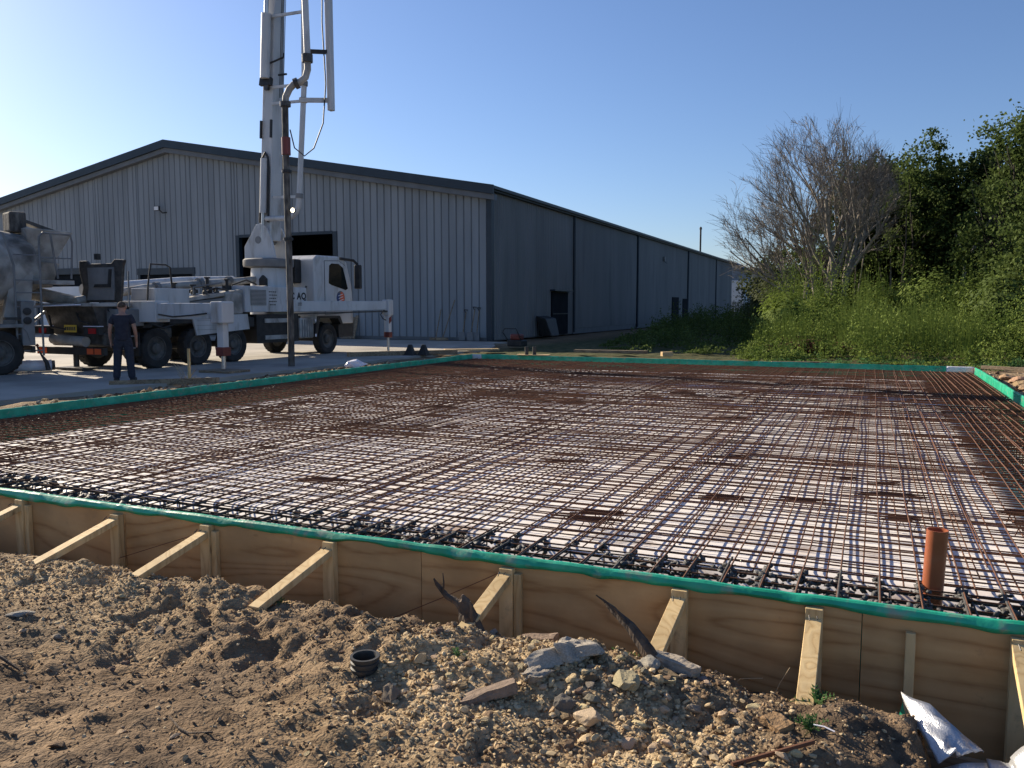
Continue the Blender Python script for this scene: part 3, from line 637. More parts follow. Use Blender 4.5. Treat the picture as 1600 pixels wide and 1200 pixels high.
# side doors
d = MB().box(BXR+.03, BXR+.09, 43.3, 45.9, .05, 2.45).part('side_door', M['door_dark'], wh)
MB().box(BXR+.091, BXR+.12, 43.38, 45.82, 1.2, 1.26).part('push_bar', M['black'], d)
MB().box(BXR+.03, BXR+.35, 43.1, 46.1, 2.5, 2.58).part('door_canopy', M['navy'], wh)
MB().box(BXR+.03, BXR+.09, 73.4, 76.0, .05, 2.5).part('side_door', M['door_dark'], wh)
MB().box(BXR+.03, BXR+.09, 77.8, 80.0, .05, 2.4).part('side_door', M['door_dark'], wh)
fl = thing('floodlight', 'small white floodlight bracketed high on the grey gable wall', 'light', (-37.0, BY0-.3, 7.0))
MB().box(-37.22,-36.85, BY0-.42, BY0-.30, 6.98, 7.24).part('lamp_housing', M['black'], fl, bevel=.02)
MB().box(-37.19,-36.88, BY0-.432, BY0-.421, 7.01, 7.21).part('lamp_glass', M['far_white'], fl)
MB().tube([(-36.85, BY0-.35, 7.0), (-36.7, BY0-.3, 6.85), (-36.65, BY0-.05, 6.9)], .035, 6).part('bracket', M['black'], fl)
f = thing('flue_pipe', 'thin black flue pipe rising above the far warehouse roof', 'pipe', (-20.0, 104.0, 7.0))
MB().tube([(-20,104,7.0),(-20,104,11.15)], .11, 10).part('stack', M['black'], f); MB().lathe([(.16,11.15),(.16,11.35),(.05,11.5)], (-20,104,0), 'z', 10).part('cowl', M['black'], f)
# small things on the side wall
sl = thing('wall_light', 'small pale lamp on the dark side wall of the warehouse', 'light', (BXR+.05, 70, 5.6))
MB().box(BXR+.03, BXR+.20, 69.7, 70.0, 5.5, 5.85).part('lamp_housing', M['grey_paint'], sl); MB().tube([(BXR+.1, 69.85, 5.5), (BXR+.35, 69.85, 5.3)], .04, 6).part('bracket', M['grey_paint'], sl)

# far buildings and fence beyond the warehouse
b1 = thing('far_shed', 'white rendered far building with dark gable beyond the warehouse', 'building', (-18, 120, 0))
MB().box(-26,-16.6,118,126, 0, 5.3).part('wall', M['far_white'], b1)
MB().prism([(-26,5.31),(-16.6,5.31),(-16.6,6.6),(-18.2,7.6),(-26,8.6)], 'xz', 119, 126).part('gable', M['far_grey'], b1)
MB().prism([(-26.3,8.62),(-18.2,7.62),(-16.3,6.5),(-16.3,6.75),(-18.2,7.9),(-26.3,8.9)], 'xz', 118.7, 126.4).part('roof', M['roof'], b1)
b2 = thing('far_shed', 'low grey flat roofed building behind the bushes past the white wall', 'building', (-12, 128, 0))
MB().box(-18.3,-6.5,128,138, 0, 7.0).part('wall', M['far_grey'], b2); MB().box(-18.6,-6.2,127.7,138.3, 7.0, 7.4).part('roof', M['soffit'], b2)
for k in range(4): MB().box(-17.8+k*1.3,-16.9+k*1.3,127.93,127.995, 4.6, 6.0).part('window', M['glass'], b2)
fe = thing('palisade_fence', 'dark metal palisade fence beyond the warehouse corner', 'fence', (-12, 108, 0))
pal = MB().prism([(-.05,0),(.05,0),(.05,2.2),(0,2.4),(-.05,2.2)], 'xz', -.02, .02).mesh('pale', M['fence_metal'])
for i in range(52): link('pale', pal, fe, (-5.2+i*.2, 0, 0))
for z in (.5, 1.7): MB().box(-17.3,-6.6,108.03,108.08,z,z+.07).part('rail', M['fence_metal'], fe)
# ================================================================== CONCRETE PUMP TRUCK
PX, PXL = -17.2, -19.7; PC = (PX+PXL)/2
pt = thing('concrete_pump_truck', 'white concrete pump truck with tall raised boom parked before the warehouse', 'truck', (PC, 19.5, 0))
def wheel_parts(root, x, y, r=.52, wd=.32, side=1, local=False, n=30):
    h = wd/2
    prof = [(r*.60,-h*.8),(r*.72,-h),(r*.93,-h),(r,-h*.78),(r,h*.78),(r*.93,h),(r*.72,h),(r*.60,h*.8)]
    mb = MB(); mb.lathe([(a, b*side) for a, b in prof], (x, y, r), 'x', n, caps=False)
    for i in range(24):           # tread blocks
        t = 2*math.pi*i/24; c = V(x, y + math.cos(t)*(r+.004), r + math.sin(t)*(r+.004)); tang = V(0, -math.sin(t), math.cos(t))
        mb.beam(c + V(-h*.7,0,0), c + V(h*.7,0,0), .05, .022, up=tuple(V(0, math.cos(t), math.sin(t))))
    w_ = mb.part('wheel', M['rubber'], root, smooth=True, local=local)
    m2 = MB(); m2.lathe([(r*.61,-h*.80*side),(r*.61,h*.82*side),(r*.575,h*.80*side),(r*.55,h*.58*side),(r*.44,h*.38*side),(r*.30,h*.34*side),(r*.26,h*.78*side),(r*.20,h*.88*side),(0.0001,h*.88*side)], (x,y,r), 'x', n)
    for i in range(10):
        t = 2*math.pi*i/10; m2.tube([(x+side*h*.2, y+math.cos(t)*r*.36, r+math.sin(t)*r*.36), (x+side*h*.45, y+math.cos(t)*r*.36, r+math.sin(t)*r*.36)], .018, 6)
    off = V(0,0,0)
    o = link('rim', m2.mesh('rim', M['rim'], True, (0,0,0) if local else tuple(V(*root.location))), w_)
    return w_
for y in (16.15, 17.6, 19.03, 23.6):
    wheel_parts(pt, PX-.17, y, side=1); wheel_parts(pt, PXL+.17, y, side=-1)
    MB().tube([(PXL+.3,y,.52),(PX-.3,y,.52)], .09, 8).part('axle', M['black'], pt)
for x in (PC-.45, PC+.45): MB().box(x-.05, x+.05, 14.9, 24.9, .78, 1.08).part('chassis_rail', M['black'], pt)
MB().box(PC-1.0, PC+1.0, 15.6, 22.4, 1.10, 1.32).part('subframe', M['oily'], pt)
# side lockers with dark recess
MB().box(PX-.55, PX-.03, 20.0, 22.0, .50, 1.38).part('side_locker', M['black'], pt)
for z in (.60, 1.12): MB().box(PX-.02, PX+.015, 20.35, 21.55, z, z+.13).part('locker_frame', M['dirty_white'], pt)
MB().box(PX-.02, PX+.015, 21.42, 21.56, .735, 1.115).part('locker_frame', M['dirty_white'], pt)
MB().box(PX-.4, PX+.02, 22.05, 22.75, .58, 1.25).part('fuel_tank', M['dirty_white'], pt, bevel=.05)
for k in range(5): MB().box(PX+.021, PX+.03, 22.1+k*.13, 22.15+k*.13, .62, 1.2).part('tank_strap', M['grey_paint'], pt)
# white equipment box with grille and lettering
bx_ = MB().box(PX-.62, PX, 19.5, 22.42, 1.45, 2.24).part('equipment_box', M['white_paint'], pt, bevel=.02)
gr = MB(); 
for k in range(12): gr.box(PX+.002, PX+.016, 19.72, 20.42, 1.66+k*.04, 1.685+k*.04)
gr.part('grille', M['grey_paint'], bx_)
for k, (ln, dy) in enumerate(((.30,0),(.34,.0),(.28,.02),(.36,0),(.30,.03))):
    mb = MB(); y = 20.56+dy; 
    while y < 20.56+dy+ln: 
        l = random.uniform(.03,.09); mb.box(PX+.001, PX+.005, y, y+l, 2.06-k*.1, 2.09-k*.1); y += l+.025
    mb.part('small_print', M['black'], bx_)
def text(body, loc, size, m, parent, rot=(R(90), 0, R(90)), bold=.0):
    c = bpy.data.curves.new('lettering', 'FONT'); c.body = body; c.size = size; c.extrude = .002; c.offset = bold; c.materials.append(m)
    off = V(0,0,0); p = parent
    while p is not None: off = off + V(*p.location); p = p.parent
    o = bpy.data.objects.new('lettering', c); COL.objects.link(o); bpy.context.view_layer.update()
    me = bpy.data.meshes.new_from_object(o.evaluated_get(bpy.context.evaluated_depsgraph_get())); bpy.data.objects.remove(o)
    if not me.materials: me.materials.append(m)
    return link('lettering', me, parent, tuple(V(*loc)-off), rot)
text('C', (PX+.003, 21.58, 1.86), .30, M['black'], bx_, bold=.012); text('A', (PX+.003, 21.92, 1.86), .30, M['black'], bx_, bold=.012); text('Q', (PX+.003, 22.14, 1.86), .30, M['black'], bx_, bold=.012)
for k in range(2): MB().box(PX+.001, PX+.005, 21.95, 22.2, 1.72-k*.06, 1.745-k*.06).part('small_print', M['black'], bx_)
# long bed side, hydraulic block, delivery line along the deck
MB().box(PXL+.1, PX-.62, 15.7, 20.4, 1.33, 1.62).part('deck', M['oily'], pt)
MB().beam((PX-.35, 16.9, 1.75), (PX-.35, 20.6, 2.22), .5, .10).part('water_box_cover', M['dirty_white'], pt)
MB().beam((PX-.35, 17.4, 1.62), (PX-.35, 19.45, 1.80), .48, .26).part('pump_cylinder_housing', M['grey_paint'], pt)
MB().box(PX-.5, PX-.05, 18.75, 19.45, 1.4, 2.02).part('valve_block', M['dirty_white'], pt, bevel=.03)
MB().tube([(PC-.2,14.9,1.75),(PC-.1,17,2.12),(PC+.1,20.6,2.42),(PC+.2,21.3,2.5)], .11, 12).part('delivery_pipe', M['dirty_white'], pt, smooth=True)
MB().tube([(PC-.75,15.6,2.05),(PC-.75,19.0,2.35),(PC-.75,21.2,2.45)], .16, 12).part('folded_arm_tube', M['white_paint'], pt, smooth=True)
for (y, z) in ((17.3,2.25),(18.9,2.42),(20.1,2.5)): MB().tube([(PC-.02+.02*(y-17),y,z-.1),(PC-.02+.02*(y-17),y+.12,z-.08)], .15, 12).part('pipe_clamp', M['grey_paint'], pt)
for (x, y, z0, h) in ((PX-.6,17.35,2.0,.24),(PX-.55,18.0,2.0,.20),(PX-.5,18.5,1.95,.48),(PX-.55,18.85,1.9,.2),(PX-.6,19.4,2.1,.3)):
    mb = MB(); mb.box(x-.09,x+.09,y-.1,y+.1,z0,z0+h*.5); mb.tube([(x,y,z0+h*.5),(x,y,z0+h)], .05, 8); mb.lathe([(.09,z0+h),(.09,z0+h+.04)], (x,y,0), 'z', 10); mb.part('valve', M['black'], pt)
MB().box(PX-.9, PX-.04, 16.15, 17.35, 1.62, 2.10).part('tool_chest', M['white_paint'], pt, bevel=.02)
for k, pts in enumerate(([(PX-.12,15.9,1.2),(PX-.05,16.4,1.05),(PX-.1,17.1,1.2)], [(PX-.3,14.9,1.55),(PX-.1,15.0,1.3),(PX-.05,15.3,1.15),(PX-.15,15.6,1.3)], [(PC+.2,14.6,1.5),(PC+.5,14.45,1.25),(PX-.5,14.5,1.2)], [(PXL+.6,14.5,1.4),(PXL+.8,14.4,1.1),(PC,14.45,1.05)], [(PX-.4,18.2,2.0),(PX-.2,18.5,2.15),(PX-.25,19.0,2.1),(PX-.3,19.4,1.9)], [(PX-.5,19.5,2.26),(PX-.3,19.9,2.42),(PX-.35,20.4,2.30)])):
    MB().tube(pts, .028, 7).part('hydraulic_hose', M['black'], pt, smooth=True)
for y0, z0, l, h, m_ in ((16.2,.78,.5,.28,'oily'),(15.75,1.05,.3,.14,'black'),(16.9,1.34,.25,.2,'dirty_white'),(19.65,1.0,.3,.3,'black')): MB().box(PX-.3, PX-.06, y0, y0+l, z0, z0+h).part('side_fitting', M[m_], pt, bevel=.03)
for z in (.55, .85, 1.12): MB().box(PX-.35, PX-.02, 15.15, 15.45, z, z+.035).part('access_step', M['grey_paint'], pt)
MB().tube([(PX-.02,15.12,.5),(PX-.02,15.12,1.5)], .018, 6).part('step_rail', M['grey_paint'], pt)
MB().tube([(PX-.05,17.5,1.95),(PX-.05,17.5,2.15),(PX-.05,18.6,2.3)], .02, 6).part('deck_rail', M['grey_paint'], pt)
for y in (17.7, 18.15, 18.6, 19.0): MB().lathe([(.07,0),(.07,.1),(.04,.12),(.04,.18)], (PX-.25,y,1.95), 'z', 10).part('valve', M['oily'], pt, smooth=True)
# hand rail loop at the rear platform
MB().tube([(PX-.1,16.2,1.55),(PX-.1,15.95,1.7),(PX-.1,16.0,2.2),(PX-.1,16.1,2.72),(PX-.1,16.6,2.72),(PX-.1,16.75,2.66),(PX-.1,16.8,2.1)], .025, 8).part('hand_rail', M['black'], pt, smooth=True)
# fenders over the rear wheels
MB().prism([(17.35,1.36),(19.55,1.40),(19.62,.95),(17.5,.82)], 'yz', PX-.02, PX+.03).part('fender', M['white_paint'], pt)
for z in (1.22, 1.09, .97): MB().box(PX+.031, PX+.036, 17.5, 18.5, z, z+.008).part('fender_seam', M['grey_paint'], pt)
MB().box(PX-.45, PX-.03, 16.6, 19.6, 1.16, 1.30).part('fender_bracket', M['black'], pt)
MB().box(PX-.36, PX+.02, 15.52, 15.56, .35, .95).part('mud_flap', M['rubber'], pt)
# rear: hopper, raised lid, bumper, lights, plate
MB().prism([(14.5,1.62),(15.6,1.62),(15.3,.85),(14.8,.80)], 'yz', PXL+.35, PX-.35).part('hopper', M['oily'], pt)
mb = MB()
for (p, q) in (((PXL+.3,14.42,1.66),(PX-.28,14.42,1.66)), ((PX-.28,14.42,1.66),(PX-.28,15.65,1.66)), ((PXL+.3,14.42,1.66),(PXL+.3,15.65,1.66))): mb.beam(p, q, .10, .08)
mb.part('hopper_rim', M['dirty_white'], pt)
MB().beam((PXL+.45,14.2,1.62),(PX-.5,14.22,1.66), .16, .03).part('splash_sheet', M['bag'], pt)
# lid: a shaped steel cover standing open, seen from its grimy inside
yl = 15.15
lid = MB().prism([(PXL+.92,1.72),(PX-.16,1.72),(PX-.10,1.98),(PX-.02,2.62),(PX+.05,2.78),(PX-.30,2.80),(PX-.42,2.70),(PXL+1.30,2.70),(PXL+1.22,2.78),(PXL+.95,2.78),(PXL+.93,2.55),(PXL+1.05,2.1)], 'xz', yl, yl+.08).part('hopper_lid', M['oily'], pt, bevel=.02)
MB().prism([(PXL+1.22,1.78),(PX-.34,1.78),(PX-.30,2.0),(PX-.30,2.6),(PXL+1.28,2.6),(PXL+1.30,2.1)], 'xz', yl-.03, yl-.002).part('lid_panel', M['grey_paint'], lid)
MB().prism([(PXL+1.55,2.18),(PX-.50,2.18),(PX-.44,2.55),(PX-.36,2.55),(PX-.42,2.10),(PXL+1.50,2.10)], 'xz', yl-.06, yl-.032).part('lid_rib', M['black'], lid)
MB().box(PXL+1.5, PXL+1.62, yl, yl+.1, 2.8, 2.95).part('rear_lamp', M['black'], lid)
MB().tube([(PX-.02,15.3,1.6),(PX-.0,15.3,2.5)], .02, 6).part('lid_strut', M['grey_paint'], pt)
MB().box(PX-.55, PX-.02, 14.9, 15.75, 1.12, 1.55).part('control_cabinet', M['grey_paint'], pt, bevel=.02)
MB().box(PXL+.3, PX-.3, 14.75, 15.3, .62, .98).part('transfer_housing', M['oily'], pt, bevel=.06)
MB().tube([(PXL+.55,14.62,.80),(PX-.75,14.60,.74)], .13, 12).part('discharge_elbow', M['dirty_white'], pt, smooth=True)
bar = MB().box(PXL+.1, PX-.02, 14.5, 14.6, .42, .60).part('rear_bumper', M['black'], pt)
for a in (PXL+.12, PXL+.30, PX-.60, PX-.34): MB().box(a, a+.22 if a > -18 else a+.16, 14.488, 14.499, .44, .58).part('hazard_plate', M['orange_red'], bar)
for s, a in ((1, PX-.62), (-1, PXL+.12)):
    l = MB().box(a, a+.50, 14.45, 14.6, .92, 1.12).part('tail_light_box', M['black'], pt)
    MB().box(a+.16, a+.42, 14.435, 14.449, .95, 1.08).part('tail_light', M['lens_red'], l)
    MB().box(a, a+.5, 14.43, 14.6, 1.122, 1.14).part('light_cover', M['bag'], l)
pl = MB().box(PC-.05, PC+.37, 14.44, 14.46, .98, 1.16).part('number_plate', M['yellow'], pt)
for k in range(6): MB().box(PC-.02+k*.065, PC+.022+k*.065, 14.434, 14.4395, 1.025, 1.115).part('plate_character', M['oily'], pl)
# rear jack under the bumper
MB().tube([(PC-.25,14.9,.8),(PC-.25,14.9,.08)], .07, 10).part('jack_leg', M['oily'], pt)
MB().box(PC-.75, PC+.25, 14.65, 15.15, .02, .07).part('jack_pad', M['oily'], pt)
# rear outrigger
og = MB().box(PX-1.2, -14.52, 15.66, 16.0, 1.30, 1.70).part('outrigger_beam', M['white_paint'], pt, bevel=.02)
MB().box(PX-.6, PX+.55, 15.6, 16.06, 1.22, 1.76).part('outrigger_sleeve', M['white_paint'], pt, bevel=.02)
MB().tube([(PX+.6,15.64,1.42),(PX+1.1,15.62,1.36),(PX+1.7,15.62,1.40),(PX+2.2,15.62,1.45)], .02, 6).part('hydraulic_hose', M['black'], og)
lg = MB().box(-14.90,-14.50, 15.62, 16.04, 1.20, 1.74).part('outrigger_head', M['white_paint'], pt, bevel=.04)
MB().box(-14.80,-14.60, 15.73, 15.93, .60, 1.22).part('outrigger_leg', M['white_paint'], pt, bevel=.02)
MB().box(-14.83,-14.57, 15.70, 15.96, .40, .62).part('outrigger_collar', M['red'], pt, bevel=.02)
MB().tube([(-14.70,15.83,.42),(-14.70,15.83,.08)], .055, 10).part('jack_ram', M['steel'], pt)
MB().box(-15.15,-14.2, 15.45, 16.2, .004, .055).part('jack_pad', M['old_timber'], pt)
# front swing-out outrigger
A, B = V(PX-.25, 22.0, 1.62), V(-15.55, 24.75, 1.66)
ob = MB().beam(A, B, .24, .36, w2=.2, h2=.30).part('outrigger_beam', M['white_paint'], pt, bevel=.02)
MB().beam(A + V(.06,0,-.24), B + V(.04,-.1,-.20), .12, .05).part('outrigger_rail', M['oily'], ob)
MB().box(-15.69,-15.41, 24.62, 24.92, 1.32, 1.86).part('outrigger_head', M['white_paint'], pt, bevel=.03)
MB().box(-15.64,-15.46, 24.68, 24.86, .72, 1.34).part('outrigger_leg', M['white_paint'], pt, bevel=.02)
MB().prism([(24.69,1.22),(24.85,1.30),(24.85,1.12),(24.69,1.02)], 'yz', -15.459, -15.452).part('red_stripe', M['red'], pt)
MB().box(-15.66,-15.44, 24.66, 24.88, .55, .74).part('outrigger_collar', M['red'], pt, bevel=.02)
MB().tube([(-15.55,24.77,.56),(-15.55,24.77,.08)], .045, 10).part('jack_ram', M['steel'], pt)
MB().box(-15.85,-15.25, 24.5, 25.05, .004, .06).part('jack_pad', M['old_timber'], pt)
MB().tube([(-15.60,24.62,1.5),(-15.62,24.4,1.35),(-15.58,24.5,1.2),(-15.52,24.6,1.15)], .018, 6).part('hydraulic_hose', M['black'], pt)
# cab
cabp = [(22.85,1.05),(22.85,3.20),(23.05,3.34),(24.25,3.36),(24.72,3.20),(25.02,2.35),(25.08,1.70),(25.08,1.02),(24.3,1.02),(24.15,1.28),(23.05,1.28),(22.95,1.05)]
cab = MB().prism(cabp, 'yz', PXL, PX).part('cab', M['white_paint'], pt, bevel=.05)
for s, x in ((1, PX), (-1, PXL)):
    a, b = (x+.004, x+.018) if s > 0 else (x-.018, x-.004)
    d = MB().prism([(23.42,1.36),(23.42,3.16),(24.22,3.2),(24.60,3.05),(24.90,2.2),(24.94,1.42)], 'yz', a, b).part('cab_door', M['white_paint'], cab)
    MB().prism([(23.40,1.34),(23.40,3.18),(24.23,3.22),(24.62,3.07),(24.92,2.2),(24.96,1.40)], 'yz', (x+.0005 if s > 0 else x-.0035), (x+.0035 if s > 0 else x-.0005)).part('door_gap', M['black'], cab)
    a2, b2 = (b+.001, b+.008) if s > 0 else (a-.008, a-.001)
    MB().prism([(23.62,2.42),(23.66,3.02),(23.80,3.10),(24.20,3.10),(24.46,2.98),(24.74,2.26),(24.62,2.20),(23.78,2.36)], 'yz', a2, b2).part('side_window', M['glass'], d)
    MB().box(min(a2,b2), max(a2,b2), 23.5, 23.72, 1.62, 1.68).part('door_handle', M['black'], d)
    xm = x + s*.30
    mr = MB().box(xm-.13, xm+.13, 24.90, 25.05, 2.25, 3.10).part('mirror', M['black'], cab, bevel=.04)
    MB().tube([(x, 24.3, 3.30), (xm-.1*s, 24.85, 3.25), (xm, 24.97, 3.1)], .05, 8).part('mirror_arm', M['black'], mr)
MB().prism([(24.735,3.12),(25.02,2.40),(25.035,2.40),(24.755,3.14)], 'yz', PXL+.1, PX-.1).part('windscreen', M['glass'], cab)
MB().box(PXL+.05, PX-.05, 25.06, 25.14, .55, 1.5).part('front_bumper', M['black'], cab)
MB().box(PXL+.02, PX-.02, 24.2, 25.08, .55, 1.0).part('lower_front', M['black'], cab)
MB().prism([(22.95,1.30),(24.25,1.30),(24.42,1.0),(24.3,1.0),(24.1,1.22),(23.1,1.22),(22.92,.6),(22.80,.6)], 'yz', PX-.34, PX+.02).part('wheel_arch', M['black'], cab)
for z in (.62, 1.12): MB().box(PX+.021, PX+.03, 22.8, 22.88, z, z+.09).part('reflector', M['bag'], cab)
MB().box(PXL+.6, PX-.5, 22.5, 22.84, 2.4, 3.2).part('air_intake', M['black'], cab, bevel=.05)
MB().tube([(PX-.3,22.8,2.3),(PX-.25,22.6,2.0),(PX-.3,22.5,1.9)], .03, 6).part('air_hose', M['black'], cab)
# round door emblem: red right half, blue left half, pale ring
def disc(c, r, a0, a1, x, n=20): return [(c[0]+r*math.cos(a0+(a1-a0)*i/n), c[1]+r*math.sin(a0+(a1-a0)*i/n)) for i in range(n+1)]
lg_ = MB().prism(disc((24.30,1.92),.25,0,2*math.pi*.999,0), 'yz', PX+.0185, PX+.0205).part('emblem', M['grey_paint'], cab)
MB().prism(disc((24.32,1.93),.21,-1.9,1.6,0), 'yz', PX+.0207, PX+.0225).part('emblem_red', M['orange_red'], lg_)
MB().prism(disc((24.27,1.91),.20,1.7,4.3,0), 'yz', PX+.0207, PX+.0225).part('emblem_blue', M['blue'], lg_)
for k in range(3): MB().beam((PX+.024, 24.16+.02*k, 1.99-.09*k), (PX+.024, 24.42+.02*k, 2.06-.09*k), .003, .022).part('emblem_stroke', M['bag'], lg_)
MB().box(PX+.019, PX+.022, 24.18, 24.5, 1.56, 1.59).part('small_print', M['grey_paint'], cab)
# pedestal, turret and boom
TX, TY = -18.15, 21.72
MB().lathe([(.62,1.3),(.60,2.0),(.56,2.86)], (TX,TY,0), 'z', 32).part('pedestal', M['white_paint'], pt, smooth=True)
MB().prism([(TX+.10,2.2),(TX+.36,2.2),(TX+.36,2.5),(TX+.23,2.62),(TX+.10,2.5)], 'xz', TY-.60, TY-.50).part('pedestal_opening', M['black'], pt)
MB().lathe([(.60,2.87),(.78,2.90),(.80,2.95),(.80,3.12),(.74,3.16)], (TX,TY,0), 'z', 36).part('slewing_ring', M['grey_paint'], pt, smooth=True)
for s in (-1, 1):
    MB().prism([(TX-.62,3.17),(TX+.62,3.17),(TX+.50,3.7),(TX+.28,4.15),(TX+.12,4.25),(TX-.12,4.25),(TX-.36,3.9),(TX-.62,3.55)], 'xz', TY+s*.38-.03, TY+s*.38+.03).part('turret_plate', M['white_paint'], pt, bevel=.01)
MB().tube([(TX-.05,TY-.42,3.75),(TX-.05,TY+.42,3.75)], .12, 12).part('turret_pin', M['grey_paint'], pt)
def lean(z): return V(TX + .10 + .05*(z-4), TY + .012*(z-4), z)
b0, b1, b2 = lean(3.75), lean(12.4), lean(19.5)
boom = MB().beam(b0, b1, .44, .54, up=(0,1,0), w2=.38, h2=.48).part('boom_section', M['white_paint'], pt, bevel=.02)
MB().beam(b1 + V(0,0,.02), b2, .38, .48, up=(0,1,0), w2=.34, h2=.4).part('boom_section', M['white_paint'], pt, bevel=.02)
def onboom(z, dx, dy): return lean(z) + V(dx, dy, 0)
MB().tube([onboom(4.6,0,-.36), onboom(6.3,0,-.36)], .11, 14).part('lift_cylinder', M['white_paint'], boom, smooth=True)
MB().tube([onboom(3.7,0,-.36), onboom(4.6,0,-.36)], .055, 10).part('lift_cylinder_rod', M['steel'], boom, smooth=True)
mb = MB(); mb.tube([onboom(4.3,-.16,-.315), onboom(6.0,-.15,-.315), onboom(6.35,-.1,-.315), onboom(6.5,.0,-.315), onboom(6.35,.1,-.315), onboom(6.0,.15,-.315), onboom(4.3,.17,-.315)], .035, 8); mb.part('cylinder_recess_rim', M['black'], boom, smooth=True)
MB().tube([onboom(8.75,.02,-.42), onboom(10.7,.02,-.42)], .15, 14).part('boom_cylinder', M['white_paint'], boom, smooth=True)
MB().tube([onboom(10.7,.02,-.42), onboom(13.2,.02,-.42)], .07, 12).part('boom_cylinder_rod', M['steel'], boom, smooth=True)
MB().beam(onboom(8.55,.0,-.36), onboom(8.78,.0,-.33), .44, .12, up=(0,1,0)).part('cylinder_bracket', M['black'], boom)
MB().beam(onboom(8.40,.05,-.36), onboom(8.55,.05,-.36), .14, .10, up=(0,1,0)).part('cylinder_eye', M['oily'], boom)
for z in (6.95,): 
    for dx in (-.20, .20): MB().beam(onboom(z,dx,-.30), onboom(z+.55,dx,-.30), .06, .06).part('boom_hinge', M['black'], boom)
# pipeline on the boom with elbow back to the turret
pp = [(TX+.2,TY-.3,4.42),(TX+1.0,TY-.3,4.40),(TX+1.2,TY-.3,4.44),(TX+1.38,TY-.3,4.56),(TX+1.48,TY-.3,4.75),(TX+1.52,TY-.3,5.0),(TX+1.78,TY-.25,8.6),(TX+1.85,TY-.25,12.4),(TX+1.9,TY-.25,19)]
MB().tube(pp, .085, 12).part('boom_pipeline', M['white_paint'], boom, smooth=True)
for z, dx in ((5.0,1.52),(7.9,1.73),(8.4,1.765)): MB().tube([(TX+dx,TY-.3+.012*(z-5),z),(TX+dx+.01,TY-.3+.012*(z-5),z+.14)], .12, 12).part('pipe_clamp', M['grey_paint'], boom)
for z, dx in ((5.05,1.52),(7.95,1.73),(8.45,1.77),(10.6,1.82)): MB().beam((TX+.45,TY-.2,z+.05), (TX+dx,TY-.27,z), .06, .08).part('pipe_bracket', M['white_paint'], boom)
for k in range(4): MB().tube([onboom(8.2,.34+.05*k,-.1), onboom(13.4,.36+.05*k,-.1)], .011, 5).part('hydraulic_line', M['black'], boom)
for z in (8.9, 11.5): MB().beam(onboom(z,.28,-.1), onboom(z,.60,-.1), .05, .05).part('line_clip', M['black'], boom)
MB().tube([onboom(9.2,.2,-.4), onboom(9.35,.62,-.3), onboom(9.5,.55,-.2)], .03, 6).part('line_clip', M['black'], boom)
# folded upper boom and the hanging end section
HX, HY = -14.2, 17.8
MB().beam(b2, (-15.6, 19.6, 21.5), .40, .46, w2=.34, h2=.36).part('boom_section', M['white_paint'], pt, bevel=.02)
es = MB().beam((-13.30, 18.55, 6.75), (-13.55, 18.75, 21.3), .14, .16, up=(0,1,0), w2=.2, h2=.22).part('boom_section', M['white_paint'], pt, bevel=.015)
MB().beam((-15.6,19.6,21.45), (-13.55,18.75,21.35), .3, .34).part('boom_link', M['white_paint'], pt)
MB().beam((-14.05,18.2,7.02), (-13.32,18.55,7.02), .09, .11).part('tip_bracket', M['white_paint'], es)
MB().beam((-13.75,18.3,8.25), (-13.34,18.55,8.25), .10, .09).part('tip_bracket', M['black'], es)
MB().tube([(-13.80,18.1,16.5),(-13.76,18.1,11),(-13.68,18.08,8.35),(-13.66,18.06,8.0)], .085, 14).part('end_pipeline', M['white_paint'], es, smooth=True)
el = [(-13.66,18.06,8.0),(-13.65,18.05,7.72),(-13.70,18.02,7.52),(-13.82,17.95,7.40),(-13.98,17.88,7.33),(-14.08,17.84,7.22),(-14.17,17.80,7.02),(-14.19,17.8,6.8)]
MB().tube(el, .088, 14).part('swan_neck', M['dirty_white'], es, smooth=True)
for p, q in (((-13.66,18.06,7.9),(-13.66,18.06,8.1)), ((-13.86,17.93,7.38),(-13.95,17.89,7.34)), ((-14.19,17.8,6.78),(-14.19,17.8,6.9))): MB().tube([p, q], .14, 12).part('pipe_clamp', M['oily'], es)
hp = [(HX + .012*math.sin(z*.9) - .0*z, HY, z) for z in np.linspace(6.8, .03, 16)]
MB().tube(hp, [.085]*15+[.088], 16).part('end_hose', M['hose'], pt, smooth=True)
MB().tube([(HX,HY,5.55),(HX,HY,6.0)], .115, 14).part('hose_sleeve', M['red'], pt, smooth=True)
for z in (5.1, 3.35): MB().tube([(HX,HY,z),(HX,HY,z+.07)], .125, 12).part('hose_clamp', M['black'], pt)
MB().tube([(-13.45,18.6,14.),(-13.5,18.5,9.),(-13.35,18.4,7.4),(-13.42,18.35,6.4),(-13.62,18.2,5.75),(-13.85,18.1,5.55),(-14.05,17.95,5.75),(-14.1,17.85,6.2)], .018, 6).part('control_cable', M['black'], pt, smooth=True)
wl = thing('glow_fitting', 'small glowing disc in a black housing beside the hanging pump hose', 'light', (-14.02, 17.9, 4.1))
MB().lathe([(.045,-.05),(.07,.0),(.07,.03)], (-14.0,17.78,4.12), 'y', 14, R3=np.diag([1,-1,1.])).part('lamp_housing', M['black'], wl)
MB().lathe([(.058,.031),(.05,.045),(.0001,.05)], (-14.0,17.78,4.12), 'y', 14, R3=np.diag([1,-1,1.])).part('glow_disc', M['lamp'], wl)  # emissive disc closing the front of the small housing
MB().tube([(-14.12,17.8,4.1),(-14.0,17.82,4.12)], .015, 6).part('bracket', M['black'], wl)

